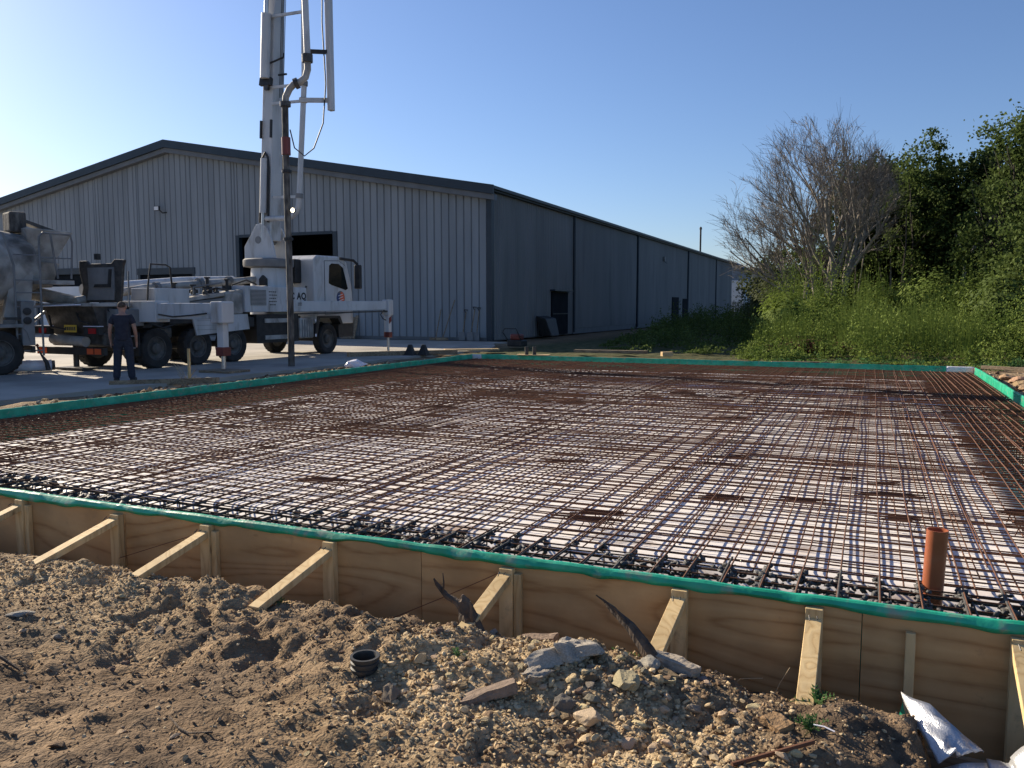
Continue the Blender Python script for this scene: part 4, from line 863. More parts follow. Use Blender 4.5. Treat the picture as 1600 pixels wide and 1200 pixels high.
# ================================================================== MIXER TRUCK (local coordinates, +Y is its rear)
mx = thing('mixer_truck', 'cement stained concrete mixer truck backing in at the left edge', 'truck', (-20.0, 13.4, 0), R(-20))
for y in (-1.4, 0):
    for s in (1, -1): wheel_parts(mx, s*1.08, y, .52, .34, s, True)
    MB().tube([(-1,y,.52),(1,y,.52)], .1, 8).part('axle', M['black'], mx, local=True)
for s in (1, -1): wheel_parts(mx, s*1.08, -4.8, .52, .32, s, True); wheel_parts(mx, s*1.08, -6.2, .52, .32, s, True)
for x in (-.42, .42): MB().box(x-.05, x+.05, -7, .75, .8, 1.1).part('chassis_rail', M['black'], mx, local=True)
MB().prism([(-7.4,1.0),(-7.4,3.1),(-7.2,3.2),(-5.7,3.2),(-5.6,1.0)], 'yz', -1.25, 1.25).part('cab', M['white_paint'], mx, bevel=.06, local=True)
MB().prism([(-7.1,2.1),(-7.1,2.9),(-6.0,2.9),(-5.95,2.1)], 'yz', 1.252, 1.26).part('side_window', M['glass'], mx, local=True)
# drum
ang = R(9); ca, sa = math.cos(ang), math.sin(ang); R3 = np.array([[1,0,0],[0,ca,-sa],[0,sa,ca]])
prof = [(.5,-4.9),(.95,-4.6),(1.2,-3.6),(1.28,-2.2),(1.26,-1.3),(1.12,-.5),(.92,.3),(.72,.95),(.66,1.02)]
dr = MB().lathe(prof, (0,.1,2.55), 'y', 40, R3=R3).part('drum', M['dirty_white'], mx, smooth=True, local=True)
for (r, h) in ((1.285,-2.3),(1.15,-.55)): MB().lathe([(r-.03,h-.07),(r+.02,h-.06),(r+.02,h+.06),(r-.05,h+.07)], (0,.1,2.55), 'y', 40, R3=R3).part('drum_band', M['black'], dr, smooth=True, local=True)
mb = MB()
for k in range(2):
    pts = []
    for i in range(30):
        u = i/29; h = -4.3 + 5*u; r = np.interp(h, [a[1] for a in prof], [a[0] for a in prof]); t_ = u*5 + k*math.pi
        pts.append(V(0,.1,2.55) + R3 @ V(r*math.cos(t_), h, r*math.sin(t_)))
    mb.tube(pts, .018, 5)
mb.part('drum_weld', M['grey_paint'], dr, smooth=True, local=True)
# rear pedestal frame, charging hopper, collector, chute
MB().prism([(.2,1.1),(.8,1.1),(.95,2.4),(.7,2.9),(.45,2.3)], 'yz', -.75, -.55).part('rear_frame', M['dirty_white'], mx, local=True)
MB().prism([(.2,1.1),(.8,1.1),(.95,2.4),(.7,2.9),(.45,2.3)], 'yz', .55, .75).part('rear_frame', M['dirty_white'], mx, local=True)
hp_ = MB()
a4 = [(-.38,1.05,2.75),(.38,1.05,2.75),(.36,1.55,2.7),(-.36,1.55,2.7)]; b4 = [(-.62,.85,3.55),(.62,.85,3.55),(.66,1.95,3.50),(-.66,1.95,3.50)]
hp_.hexa(a4 + b4); hp_.part('charging_hopper', M['dirty_white'], mx, bevel=.03, local=True)
MB().box(-.30, .30, .62, 1.0, 3.45, 3.95).part('hopper_flap', M['hose'], mx, bevel=.05, local=True)
MB().beam((0,.95,3.75), (.1,1.9,3.42), .5, .08).part('hopper_splash_plate', M['oily'], mx, local=True)
MB().hexa([(-.3,1.05,2.1),(.3,1.05,2.1),(.3,1.5,2.1),(-.3,1.5,2.1),(-.62,.9,2.74),(.62,.9,2.74),(.6,1.6,2.69),(-.6,1.6,2.69)]).part('collector', M['dirty_white'], mx, local=True)
mb = MB(); vs = []; nn = 12; ch0, ch1 = V(-.05,1.15,2.12), V(.62,2.15,1.82)
d_ = nrm(ch1-ch0); sd_ = nrm(np.cross(d_, V(0,0,1))); upv = np.cross(sd_, d_)
for (c_, r_) in ((ch0,.34),(ch0*.5+ch1*.5,.30),(ch1,.24)):
    for i in range(nn+1): t_ = math.pi + math.pi*i/nn; vs.append(c_ + sd_*r_*math.cos(t_) + upv*r_*math.sin(t_))
mb.add(vs, [(k*(nn+1)+i, k*(nn+1)+i+1, (k+1)*(nn+1)+i+1, (k+1)*(nn+1)+i) for k in range(2) for i in range(nn)])
o = mb.part('discharge_chute', M['dirty_white'], mx, smooth=True, local=True); s_ = o.modifiers.new('t','SOLIDIFY'); s_.thickness = .02
MB().tube([(.2,1.0,1.2),(.35,1.6,1.75)], .04, 8).part('chute_ram', M['steel'], mx, local=True)
# ladder with hoop rails on the near rear corner
ld = MB()
L0, L1 = V(1.12,.42,.42), V(1.14,.42,2.2); M0, M1 = V(1.12,.98,.42), V(1.14,.98,2.2)
ld.tube([L0, L1, V(1.14,.42,2.6), V(1.05,.25,3.35), V(.95,.1,3.38)], .026, 8); ld.tube([M0, M1, V(1.14,1.0,3.3), V(1.14,1.08,3.4), V(1.14,1.7,3.38), V(1.12,1.75,3.2), V(1.1,1.7,2.3)], .026, 8)
ld.tube([V(1.14,1.25,3.4), V(1.14,1.38,2.3)], .026, 8)
for z in (.55,.95,1.30,1.6,1.95,2.25,2.85): ld.tube([(1.13,.42,z),(1.13,.98,z)], .018, 6)
ld.tube([(1.13,1.0,2.8),(1.12,1.7,2.8)], .018, 6)
ld.part('access_ladder', M['grey_paint'], mx, smooth=True, local=True)
MB().box(.55, 1.15, .95, 1.75, 2.16, 2.26).part('platform', M['dirty_white'], mx, local=True)
MB().box(1.0, 1.24, -2.4, -.75, .95, 1.6).part('side_tank', M['grey_paint'], mx, bevel=.04, local=True)
MB().prism([(-2.2,1.10),(-2.0,1.2),(.55,1.2),(.72,1.0),(.72,.75),(.66,.75),(.6,1.0),(.5,1.12)], 'yz', .8, 1.26).part('mudguard', M['grey_paint'], mx, local=True)
MB().box(.75, 1.24, .5, .78, .68, 1.75).part('control_panel', M['grey_paint'], mx, bevel=.02, local=True)
for z in (1.5, 1.28):
    MB().lathe([(.09,0),(.09,.04),(.03,.05)], (1.245,.62,z), 'x', 14).part('control_dial', M['black'], mx, local=True)
MB().box(-1.1, 1.2, .70, .78, .50, .66).part('rear_bumper', M['black'], mx, local=True)
MB().box(1.05, 1.2, .16, .8, 1.3, 1.36).part('warning_board', M['black'], mx, local=True)
MB().prism([(.92,1.42),(1.10,1.42),(1.01,1.60)], 'xz', .79, .80).part('warning_triangle', M['dirty_white'], mx, local=True)
# loose chute extension and rolled sheet on the concrete by the mixer
ro = thing('white_pipe_roll', 'white plastic pipe lying on the concrete under the mixer truck', 'pipe', (-19.2, 14.0, 0))
MB().tube([(-19.75,13.1,.15),(-18.9,14.35,.15)], .145, 16).part('tube', M['bag'], ro, smooth=True)
MB().tube([(-18.9,14.35,.15),(-18.86,14.41,.15)], .12, 16).part('end_cap', M['hose'], ro, smooth=True)
ch = thing('hanging_chain', 'dark chain and clamp with red knob hanging at the mixer rear', 'chain', (-18.9, 14.05, 0))
MB().tube([(-18.92,14.0,.62),(-18.86,14.06,.42),(-18.78,14.12,.25),(-18.72,14.12,.06)], [.02,.025,.05,.06], 8).part('strap', M['oily'], ch); MB().lathe([(.0001,-.05),(.05,0),(.0001,.05)], (-18.92,14.0,.66), 'z', 10).part('knob', M['red'], ch)
# ================================================================== PERSON
def skin_obj(name, verts, edges, radii, m, parent, root=0, sub=2):
    me = bpy.data.meshes.new(name); me.from_pydata(verts, edges, []); me.materials.append(m); o = link(name, me, parent)
    sk = o.modifiers.new('skin', 'SKIN'); sk.use_smooth_shade = True
    for i, r in enumerate(radii):
        v = me.skin_vertices[0].data[i]; v.radius = (r, r) if not isinstance(r, tuple) else r; v.use_root = (i == root)
    s = o.modifiers.new('sub', 'SUBSURF'); s.levels = sub; s.render_levels = sub; return o
def person():
    t = thing('person', 'person in dark T-shirt and jeans standing by the pump truck hopper, seen from behind', 'person', (-14.72, 12.88, 0), R(40))
    v = []; e = []; r = []
    def add(p, rad, par=None):
        v.append(p); r.append(rad); i = len(v)-1
        if par is not None: e.append((par, i))
        return i
    pel = add((0,0,.93), .105); sp1 = add((0,.01,1.10), .10, pel); ch_ = add((0,.0,1.30), .12, sp1); nb = add((0,.0,1.43), .085, ch_)
    nk = add((0,.03,1.50), .055, nb); hd = add((0,.055,1.58), .085, nk); hd2 = add((0,.055,1.655), .088, hd); add((0,.05,1.71), .055, hd2)
    add((0,.145,1.60), .012, hd)                                            # nose
    for s in (-1, 1): add((s*.092,.05,1.61), .016, hd)                      # ears
    for s in (-1, 1):
        sh = add((s*.165,-.005,1.385), .068, ch_); ua = add((s*.215,-.02,1.25), .052, sh); elb = add((s*.245,-.03,1.12), .042, ua)
        fa = add((s*.255,.03,.99), .038, elb); wr = add((s*.25,.085,.885), .027, fa); pm = add((s*.25,.105,.82), .030, wr)
        for k in range(4): 
            k1 = add((s*(.262-.004*k),.130-.022*k,.765-.004*abs(k-1)), .0088, pm); add((s*(.252-.004*k),.135-.022*k,.725+.006*abs(k-1)), .0078, k1)
        th = add((s*.228,.138,.805), .0095, pm); add((s*.222,.152,.772), .0085, th)
        hip = add((s*.08,0,.86), .075, pel); kn = add((s*.125,.025 if s < 0 else -.01,.47), .062, hip); an = add((s*.155,-.02,.09), .042, kn); add((s*.175,.12,.045), .038, an)
    skin_obj('body', v, e, r, M['skin'], t)
    V2 = [(0,0,.86),(0,0,.93),(0,.01,1.10),(0,0,1.30),(0,.0,1.41),(.165,-.005,1.385),(.222,-.022,1.225),(-.165,-.005,1.385),(-.222,-.022,1.225)]
    skin_obj('t_shirt', V2, [(0,1),(1,2),(2,3),(3,4),(3,5),(5,6),(3,7),(7,8)], [.172,.178,.165,.165,.09,.085,.074,.085,.074], M['shirt'], t)
    V3 = [(0,0,1.02),(0,0,.90)]; E3 = [(0,1)]; R3_ = [.15,.15]
    for s in (-1, 1):
        b = len(V3); V3 += [(s*.10,0,.84),(s*.125,.025 if s < 0 else -.01,.47),(s*.155,-.015,.05)]; E3 += [(1,b),(b,b+1),(b+1,b+2)]; R3_ += [.115,.088,.08]
    skin_obj('jeans', V3, E3, R3_, M['jeans'], t)
    for s in (-1, 1): skin_obj('boot', [(s*.153,-.06,.06),(s*.165,.07,.055),(s*.185,.20,.045)], [(0,1),(1,2)], [.068,.064,.05], M['shoe'], t)
    skin_obj('hair', [(0,.02,1.575),(0,.02,1.655),(0,.045,1.72)], [(0,1),(1,2)], [.086,.096,.058], M['hair'], t)
person()

# ================================================================== FOREGROUND STONES, CLODS, GRAVEL
CREAM, GREY, BROWN = (.53,.41,.25), (.27,.225,.175), (.20,.14,.09)
def stone_mesh(name, seed, col, sub=2, rough=.18, fl=.62, facet=True):
    import bmesh
    bm = bmesh.new(); bmesh.ops.create_icosphere(bm, subdivisions=sub, radius=1); rr = np.random.default_rng(seed); k = rr.random(3)*40
    nrmls = [nrm(rr.normal(size=3)) for _ in range(14)]; hs = rr.uniform(.45,.8,14)
    for vtx in bm.verts:
        p = V(*vtx.co)
        for nn_, h_ in zip(nrmls, hs):
            q = p @ nn_
            if q > h_: p = p - nn_*(q-h_)*.97
        p = p*(1 + rough*float(fbm(p[0]*2.3+k[0], p[1]*2.3+p[2]*1.7+k[1], 3))); p[2] *= fl; vtx.co = p
    me = bpy.data.meshes.new(name); bm.to_mesh(me); bm.free()
    a = me.color_attributes.new('col','FLOAT_COLOR','POINT'); c = np.ones((len(me.vertices),4),np.float32); c[:,:3] = col; a.data.foreach_set('color', c.ravel())
    me.materials.append(M['stone']); return me
def vary(c, s, k): r = np.random.default_rng(s); f_ = r.uniform(1-k, 1+k); return tuple(np.clip(np.array(c)*f_*r.uniform(.95,1.05,3), .01, .9))
SM = {'cream': [stone_mesh('stone', 100+i, vary(CREAM,i,.22), 2) for i in range(9)], 'grey': [stone_mesh('stone', 200+i, vary(GREY,i,.3), 2) for i in range(7)], 'brown': [stone_mesh('soil_clod', 300+i, vary(BROWN,i,.25), 2, .4) for i in range(6)]}
SLAB = {k: [o for o in v] for k, v in SM.items()}
# rejection-sampled stones on the foreground
def ok(x, y): return y < 4.02 and not (x > .22 and y > 3.0) and not (abs(x+2.0) < .12 and abs(y-3.0) < .12)
SLB = {'cream': ('pale cream limestone chunk lying loose on the foreground soil', 'stone', 'cream limestone chunks in the foreground'),
       'grey': ('grey stone chunk lying loose on the foreground soil', 'stone', 'grey stones in the foreground'),
       'brown': ('brown clod of earth lying on the foreground soil', 'soil clod', 'earth clods in the foreground')}
def put_stone(kind, x, y, s, i, sink=.3, label=None, name=None, group=True, sc=None):
    me = SM[kind][i % len(SM[kind])]; z = float(gz(x, y))
    o = link(name or ('soil_clod' if kind == 'brown' else 'stone'), me, None, (x, y, z + s*(.6-sink)*.55), (random.gauss(0,.25), random.gauss(0,.25), random.uniform(0,6.28)), tuple(s*np.array(sc or (1, random.uniform(.7,1), random.uniform(.75,1.1)))))
    l, c, g = SLB[kind]
    what = {'cream': 'pale cream limestone piece', 'grey': 'grey-brown stone', 'brown': 'dark brown earth clod'}[kind]
    size = 'small' if s < .022 else ('middling' if s < .038 else 'larger')
    if math.hypot(x+2.03, y-3.0) < .35: where = 'close around the black pipe stub'
    elif math.hypot((x+1.12)/1.2, (y-3.38)/.7) < .42: where = 'on top of the rubble heap'
    elif math.hypot((x+1.12)/1.2, (y-3.38)/.8) < .75 and y < 3.25: where = 'on the near slope of the rubble heap'
    elif math.hypot((x+1.12)/1.2, (y-3.38)/.8) < .75: where = 'on the far slope of the rubble heap by the plywood'
    elif x > -.5: where = 'on the soil right of the rubble heap'
    elif y < 2.9 and x > -2.0: where = 'on the soil below the rubble heap'
    elif y > 3.25 and x < -3.6: where = 'on the gravel ridge at the far left'
    elif y > 3.15: where = 'on the soil ridge before the plywood braces'
    elif x < -2.9: where = 'on the flat soil at the left'
    else: where = 'on the flat soil at the bottom centre'
    tag(o, label or (size + ' ' + what + ' ' + where), c, what + 's ' + where); return o
cnt = 0; tries = 0
while cnt < 330 and tries < 20000:
    tries += 1; k = random.random()
    y = random.uniform(1.75, 4.0); x = random.uniform(-1.6*y-.4, .12*y+.1)
    g = float(gravel_mask(x, y))
    rub = float(gauss(x, y, -1.05, 3.3, .75, .45))
    if random.random() > .03 + .22*g + 1.1*rub: continue
    if not ok(x, y): continue
    kind = 'cream' if random.random() < .35+.35*g else ('grey' if random.random() < .4+.3*rub else 'brown')
    s = .012 + .026*random.random()**2.6 + (.024*random.random()**2 if rub > .25 else 0)
    put_stone(kind, x, y, s, random.randrange(99), .25); cnt += 1
# named larger pieces
def slab_piece(name, label, cat, poly, h, loc, rot, col, seed):
    mb = MB(); mb.prism(poly, 'xy', 0, h); me = mb.mesh(name, M['stone'])
    import bmesh
    bm = bmesh.new(); bm.from_mesh(me); bmesh.ops.triangulate(bm, faces=bm.faces); bmesh.ops.subdivide_edges(bm, edges=bm.edges, cuts=3, use_grid_fill=True)
    for vtx in bm.verts:
        p = vtx.co; k = float(fbm(p[0]*28+seed, p[1]*28+p[2]*22, 3)); k2 = float(fbm(p[1]*25+seed+9, p[2]*25+p[0]*19, 3)); vtx.co = (p[0]+.012*k, p[1]+.012*k2, p[2]+.007*k*k2*4+.004*k)
    bm.to_mesh(me); bm.free()
    a = me.color_attributes.new('col','FLOAT_COLOR','POINT'); c = np.ones((len(me.vertices),4),np.float32); c[:,:3] = col; a.data.foreach_set('color', c.ravel())
    return tag(link(name, me, None, loc, rot), label, cat)
def gl(x, y, dz=0): return (x, y, float(gz(x, y)) + dz)
slab_piece('paving_fragment', 'long brown paving fragment tilted on the rubble heap', 'stone', [(-.12,-.04),(.12,-.035),(.125,.03),(-.10,.045)], .045, gl(-1.42,3.02,.0), (R(-8),R(-16),R(32)), (.22,.165,.125), 3)
slab_piece('flat_stone', 'flat brown stone lying at the top of the rubble heap', 'stone', [(-.10,-.035),(.09,-.03),(.11,.03),(-.06,.04)], .035, gl(-1.47,3.66,.03), (R(4),R(-6),R(18)), (.25,.18,.13), 5)
slab_piece('flat_stone', 'flat grey stone below the right-hand dead root', 'stone', [(-.11,-.04),(.10,-.045),(.12,.02),(-.02,.06),(-.12,.03)], .04, gl(-.78,3.62,.02), (R(-6),R(5),R(-12)), (.34,.29,.23), 8)
slab_piece('timber_offcut', 'small square brown offcut lying beside the weeds', 'offcut', [(-.05,-.04),(.05,-.035),(.052,.04),(-.05,.04)], .03, gl(-.30,3.32,.012), (R(8),R(6),R(-35)), (.30,.19,.10), 12)
def lump(name, label, loc, s, col, seed, rough, fl=.6):
    me = stone_mesh(name, seed, col, 4, rough, fl)
    return tag(link(name, me, None, loc, (0,0,random.uniform(0,6)), s), label, 'concrete' if 'concrete' in name else 'stone')
lump('concrete_lump', 'big knobbly grey lump of set concrete on the rubble heap', gl(-1.20,3.40,.03), (.17,.12,.13), (.42,.37,.30), 61, .8, .5)
lump('concrete_lump', 'smaller grey concrete lump below the big knobbly lump', gl(-1.28,3.17,.02), (.085,.07,.08), (.35,.305,.25), 62, .8, .6)
lump('boulder', 'brown angular stone left of the paving fragment', gl(-1.80,2.86,.02), (.075,.06,.075), (.20,.16,.12), 63, .3, .7)
lump('boulder', 'rounded cream stone at the foot of the rubble heap', gl(-.98,3.00,.03), (.075,.055,.065), (.52,.40,.27), 64, .2, .7)
lump('boulder', 'dark grey stone beside the cream stone in the rubble', gl(-1.10,3.08,.02), (.055,.05,.055), (.17,.15,.125), 65, .25, .8)
lump('boulder', 'round dark stone in the soil on the left', gl(-3.28,3.02,.01), (.055,.05,.055), (.19,.16,.13), 66, .2, .8)
lump('boulder', 'flat pale stone near the left border', gl(-4.1,2.86,.0), (.085,.06,.05), (.36,.33,.28), 67, .2, .5)
lump('boulder', 'yellowish rubble stone at the right of the concrete lump', gl(-.92,3.30,.03), (.085,.065,.07), (.40,.34,.21), 68, .35, .7)
lump('boulder', 'pale rubble stone by the plywood near the right of the heap', gl(-.86,3.52,.03), (.07,.06,.07), (.40,.36,.29), 69, .35, .7)
lump('boulder', 'small red brick piece at the foot of the rubble heap', gl(-.72,2.72,.01), (.04,.025,.025), (.36,.13,.09), 70, .2, .7)
# fine gravel, joined
n = 78000
x = rng.uniform(-7.0, 1.0, n); y = 1.6 + 2.5*rng.random(n)**.85
g = gravel_mask(x, y); rub = gauss(x, y, -1.05, 3.2, .85, .6)
keep = (rng.random(n) < .22 + .55*g + .6*rub) & ~((x > .25) & (y > 3.0)) & (x > -1.7*y-.6) & (x < .25*y) & (y < 4.13)
x, y, g, rub = x[keep], y[keep], g[keep], rub[keep]; n = len(x)
s = .0022 + .008*rng.random(n)**2.6 + .010*rng.random(n)**5*np.clip(g+rub,0,1)
z = gz(x, y) + s*.25
vv, ff = lumps(np.stack([x,y,z],1), s, (.5,1), .4, 21)
pal = np.array([CREAM,(.46,.345,.20),GREY,(.24,.165,.10),(.15,.10,.062),(.35,.245,.145)]); pc = np.where(rng.random(n) < .25+.6*g, rng.integers(0,2,n), rng.integers(3,6,n))
cc = pal[pc]*rng.uniform(.75,1.2,(n,1))
o = link('gravel', fast_mesh('gravel', vv, ff, M['pebble'], False, np.repeat(cc, 12, 0))); tag(o, 'fine gravel and crumbs strewn over the foreground soil', 'gravel', kind='stuff')
# rubble along the left, far and right slab edges, joined
pts = []
for _ in range(5200):
    u = random.random()
    if u < .55: p = (random.uniform(-13.5,-11.05), random.uniform(5.5,23))
    elif u < .85: p = (random.uniform(-12,2.5), SY1+.15+abs(random.gauss(0,.8)))
    else: p = (SX1+.15+abs(random.gauss(0,.7)), random.uniform(12,23))
    pts.append(p)
pts = np.array(pts); k = fbm(pts[:,0]*.8, pts[:,1]*.8, 3) > -.05; pts = pts[k]; n = len(pts); s = .015 + .055*rng.random(n)**3
vv, ff = lumps(np.stack([pts[:,0], pts[:,1], gz(pts[:,0],pts[:,1])+s*.3],1), s, (.5,1), .35, 22); cc = pal[rng.integers(0,6,n)]*rng.uniform(.7,1.1,(n,1))
o = link('rubble', fast_mesh('rubble', vv, ff, M['pebble'], False, np.repeat(cc,12,0))); tag(o, 'broken rubble strewn along the outer slab edges', 'rubble', kind='stuff')
for i, (x, y, s) in enumerate(((2.75,21.3,.2),(2.9,20.4,.24),(3.3,21.0,.22),(2.8,19.5,.2),(3.2,19.8,.26),(3.6,20.4,.24),(2.75,18.6,.18))):
    o = link('clay_lump', stone_mesh('clay_lump', 400+i, vary((.40,.27,.16),i,.15), 3, .3), None, gl(x,y,s*.2), (0,0,i), (s*1.2,s,s*.8)); tag(o, 'orange clay lump heaped beside the right slab edge', 'clay', 'clay lumps beside the right slab edge')

# black corrugated pipe stub
cp = thing('drainage_pipe', 'short black corrugated pipe stub set in the foreground soil', 'pipe', gl(-2.03,3.0))
bz = float(gz(-2.03,3.0)) ; prof = [(.050,-.1)]
for i in range(6): h = -.09+i*.027; prof += [(.064,h),(.064,h+.012),(.057,h+.015),(.057,h+.024)]
prof += [(.066,.072),(.066,.082),(.054,.082),(.050,.07),(.050,-.09)]
MB().lathe(prof, (-2.03,3.0,bz-.03), 'z', 36, R3=np.array([[1,0,.06],[0,1,-.05],[0,0,1.]])).part('corrugated_wall', M['black_plastic'], cp, smooth=True)
MB().lathe([(.049,-.05),(.0001,-.05)], (-2.03,3.0,bz), 'z', 20).part('soil_plug', M['soil'], cp)

# dead roots
def root_obj(name, label, paths):
    mb = MB()
    for p, r in paths: mb.tube([(q[0]+.03, q[1]-.15, q[2]+.11) for q in p], r, 7)
    return tag(mb.part(name, M['root'], smooth=False), label, 'root')
root_obj('dead_root', 'splintered dark root standing against the brace left of centre', [
    ([(-1.78,3.80,-.28),(-1.84,3.82,-.20),(-1.89,3.84,-.10),(-1.92,3.85,-.02),(-1.925,3.85,.01)], [.07,.065,.052,.032,.006]),
    ([(-1.88,3.83,-.10),(-1.95,3.84,-.03),(-2.02,3.85,-.01),(-2.08,3.86,.04),(-2.10,3.86,.07)], [.03,.02,.016,.011,.004]),
    ([(-2.04,3.85,.0),(-2.035,3.85,.06),(-2.04,3.85,.11)], [.007,.005,.003]),
    ([(-1.82,3.82,-.16),(-1.85,3.80,-.08),(-1.855,3.80,.0)], [.014,.01,.003]), ([(-1.78,3.80,-.26),(-1.62,3.78,-.26),(-1.50,3.80,-.27)], [.03,.022,.012])])
root_obj('dead_root', 'long dark root leaning against the brace right of centre', [
    ([(-.80,3.72,-.30),(-.86,3.74,-.20),(-.93,3.77,-.09),(-1.02,3.80,.0),(-1.12,3.83,.06),(-1.17,3.84,.10)], [.05,.048,.036,.026,.015,.004]),
    ([(-1.02,3.80,.0),(-1.10,3.80,.08),(-1.19,3.80,.13)], [.012,.008,.003]), ([(-.90,3.75,-.13),(-.94,3.74,-.16),(-.96,3.74,-.22)], [.014,.01,.004]), ([(-.83,3.73,-.26),(-.72,3.73,-.22),(-.68,3.73,-.2)], [.012,.008,.003])])

# silver foil sheet at the lower right
def foil():
    t = thing('foil_sheet', 'crumpled silver foil insulation sheet in the trench at the lower right', 'foil', (.45, 3.75, -.5))
    def sheet(corners, n, m_, name, amp, seed):
        c = [V(*q) for q in corners]; vs = []; fs = []
        for i in range(n+1):
            for j in range(m_+1):
                a, b = i/n, j/m_; p = c[0]*(1-a)*(1-b) + c[1]*a*(1-b) + c[2]*a*b + c[3]*(1-a)*b
                nn_ = nrm(np.cross(c[1]-c[0], c[3]-c[0])); p = p + nn_*amp*(math.sin(math.pi*b)*1.0 + 1.2*float(fbm(a*3+seed, b*3, 3))); vs.append(p)
        for i in range(n):
            for j in range(m_): q = i*(m_+1)+j; fs.append((q,q+1,q+m_+2,q+m_+1))
        o = MB().add(vs, fs).part(name, M['foil'], t, smooth=True); s = o.modifiers.new('t','SOLIDIFY'); s.thickness = .006; return o
    sheet([(.17,3.85,-.06),(.295,3.52,-.20),(.37,3.57,-.175),(.47,3.67,-.19)], 14, 12, 'sheet_fold', .035, 1)
    sheet([(.302,3.51,-.205),(.285,3.25,-.28),(.50,3.25,-.29),(.475,3.62,-.205)], 12, 10, 'sheet_fold', .012, 2)
    sheet([(.478,3.66,-.20),(.505,3.25,-.29),(.72,3.30,-.26),(.58,3.66,-.17)], 12, 10, 'sheet_fold', -.02, 4)
    sheet([(.56,3.66,-.18),(.60,3.25,-.27),(.90,3.40,-.06),(.78,3.80,-.04)], 12, 10, 'sheet_fold', .02, 7)
    MB().add([(.165,3.88,-.20),(.178,3.87,-.12),(.20,3.85,-.22)], [(0,1,2)]).part('green_backing', M['green'], t)
foil()
tr = MB().box(.30, 1.6, 3.84, 4.05, -.60, -.57).part('trench_board', M['old_timber']); tag(tr, 'weathered board on the trench floor behind the foil', 'board')

# twigs, offcut steel, sticks
def stick(name, label, cat, p, r, m): return tag(MB().tube(p, r, 6).part(name, m, smooth=True), label, cat)
stick('steel_rod', 'short rusty steel rod lying on the soil at the bottom right', 'rod', [gl(-.42,3.0,.012), gl(-.15,3.22,.02)], .009, M['rust'])
stick('twig', 'bent brown twig on the soil at the left border', 'twig', [gl(-3.75,2.42,.06), gl(-3.68,2.43,.035), gl(-3.58,2.42,.015), gl(-3.50,2.42,.012)], [.004,.006,.008,.004], M['root'])
stick('twig', 'thin curved twig in the soil left of centre', 'twig', [gl(-2.52,2.35,.014), gl(-2.42,2.30,.012), gl(-2.33,2.26,.014), gl(-2.23,2.28,.01)], .004, M['root'])
stick('wire', 'white curl of wire on the soil near the weeds', 'wire', [gl(-.16,3.36,.02), gl(-.12,3.35,.03), gl(-.08,3.33,.015)], .003, M['bag'])
stick('tie_wire', 'thin rusty wire stretched diagonally across the plywood left of centre', 'wire', [(-1.87,4.09,.12),(-2.2,4.02,-.05),(-2.55,3.95,-.22)], .0025, M['rust'])
stick('tie_wire', 'thin rusty wire across the plywood by the second brace', 'wire', [(-4.0,4.09,.12),(-4.3,4.05,.02),(-4.7,4.0,-.12)], .0025, M['rust'])
stick('grass_stalk', 'dry bent stalk rising before the plywood right of centre', 'stalk', [gl(-.60,3.9), gl(-.52,3.92,.08), gl(-.42,3.94,.12)], .0022, M['dry'])
stick('grass_stalk', 'thin dry stalk leaning by the plywood beside the lone brace', 'stalk', [gl(-.38,3.9), gl(-.34,3.92,.12), gl(-.30,3.94,.2)], .002, M['dry'])
def weed(label, x, y, s, nl, seed):
    r = np.random.default_rng(seed); z = float(gz(x,y)); mb = MB(); t = thing('weed', label, 'weed', (x,y,z)); st = MB()
    for k in range(nl):
        a = r.uniform(0,6.28); el = r.uniform(.3,1.2); L = s*r.uniform(.6,1.1); d = V(math.cos(a)*math.cos(el), math.sin(a)*math.cos(el), math.sin(el)); sd_ = V(-math.sin(a), math.cos(a), 0)
        b = V(x,y,z-.005); pts = [b + d*L*q - V(0,0,.4*L*q*q) for q in (0,.25,.5,.75,1)]; st.tube(pts, .0018, 4)
        for i in range(1,5):
            wq = L*.16*(1.1-.15*i)
            for sg in (-1,1):
                q = pts[i]; tip = q + sd_*sg*wq + d*wq*.7 + V(0,0,.008); mb.add([q, q+d*wq*.5, tip, q+sd_*sg*wq*.6], [(0,1,2,3)])
    mb.part('foliage', M['weed'], t); st.part('stem', M['weed'], t)
weed('green weed growing at the foot of the lone upright brace', -.16, 3.62, .13, 12, 1)
weed('low green weed beside the square offcut', -.17, 3.36, .11, 14, 2)
weed('green weed sprouting by the long dark root', -1.02, 3.62, .09, 10, 3)
weed('small weed on the pale gravel above the pipe stub', -1.66, 3.2, .07, 8, 4)
weed('small weed at the bottom edge right of the rod', .05, 2.98, .09, 12, 5)
weed('tiny weed on the soil ridge by the left brace foot', -3.0, 3.62, .06, 6, 6)

# ================================================================== ODDMENTS AROUND THE SLAB
def plank(label, p, q, wd, h, name='timber_plank', m='old_timber'): return tag(MB().beam(p, q, wd, h).part(name, M[m], bevel=.004), label, 'timber')
plank('timber edging board on the soil below the standing person', (-14.45,12.25,.02), (-12.9,13.75,.03), .05, .13)
plank('timber baulk on the yard edge beyond the white bag', (-15.6,22.4,.07), (-13.2,25.4,.07), .22, .14)
plank('pale board lying at the yard edge near the warehouse corner', (-14.2,26.4,.06), (-12.6,27.6,.06), .30, .06, m='timber_x')
plank('short timber left border of the soil strip', (-11.9,6.6,.15), (-11.5,7.15,.15), .12, .10, m='timber_x')
plank('long board lying on the ground past the far slab edge', (-9.4,26.9,.10), (-6.9,27.1,.10), .22, .10)
plank('thin board by the far right slab edge near the bushes', (-2.6,24.2,.06), (-1.1,24.6,.06), .12, .05)
plank('timber rail behind the clay lumps at the right', (2.5,23.4,.12), (5.2,21.6,.15), .10, .08)
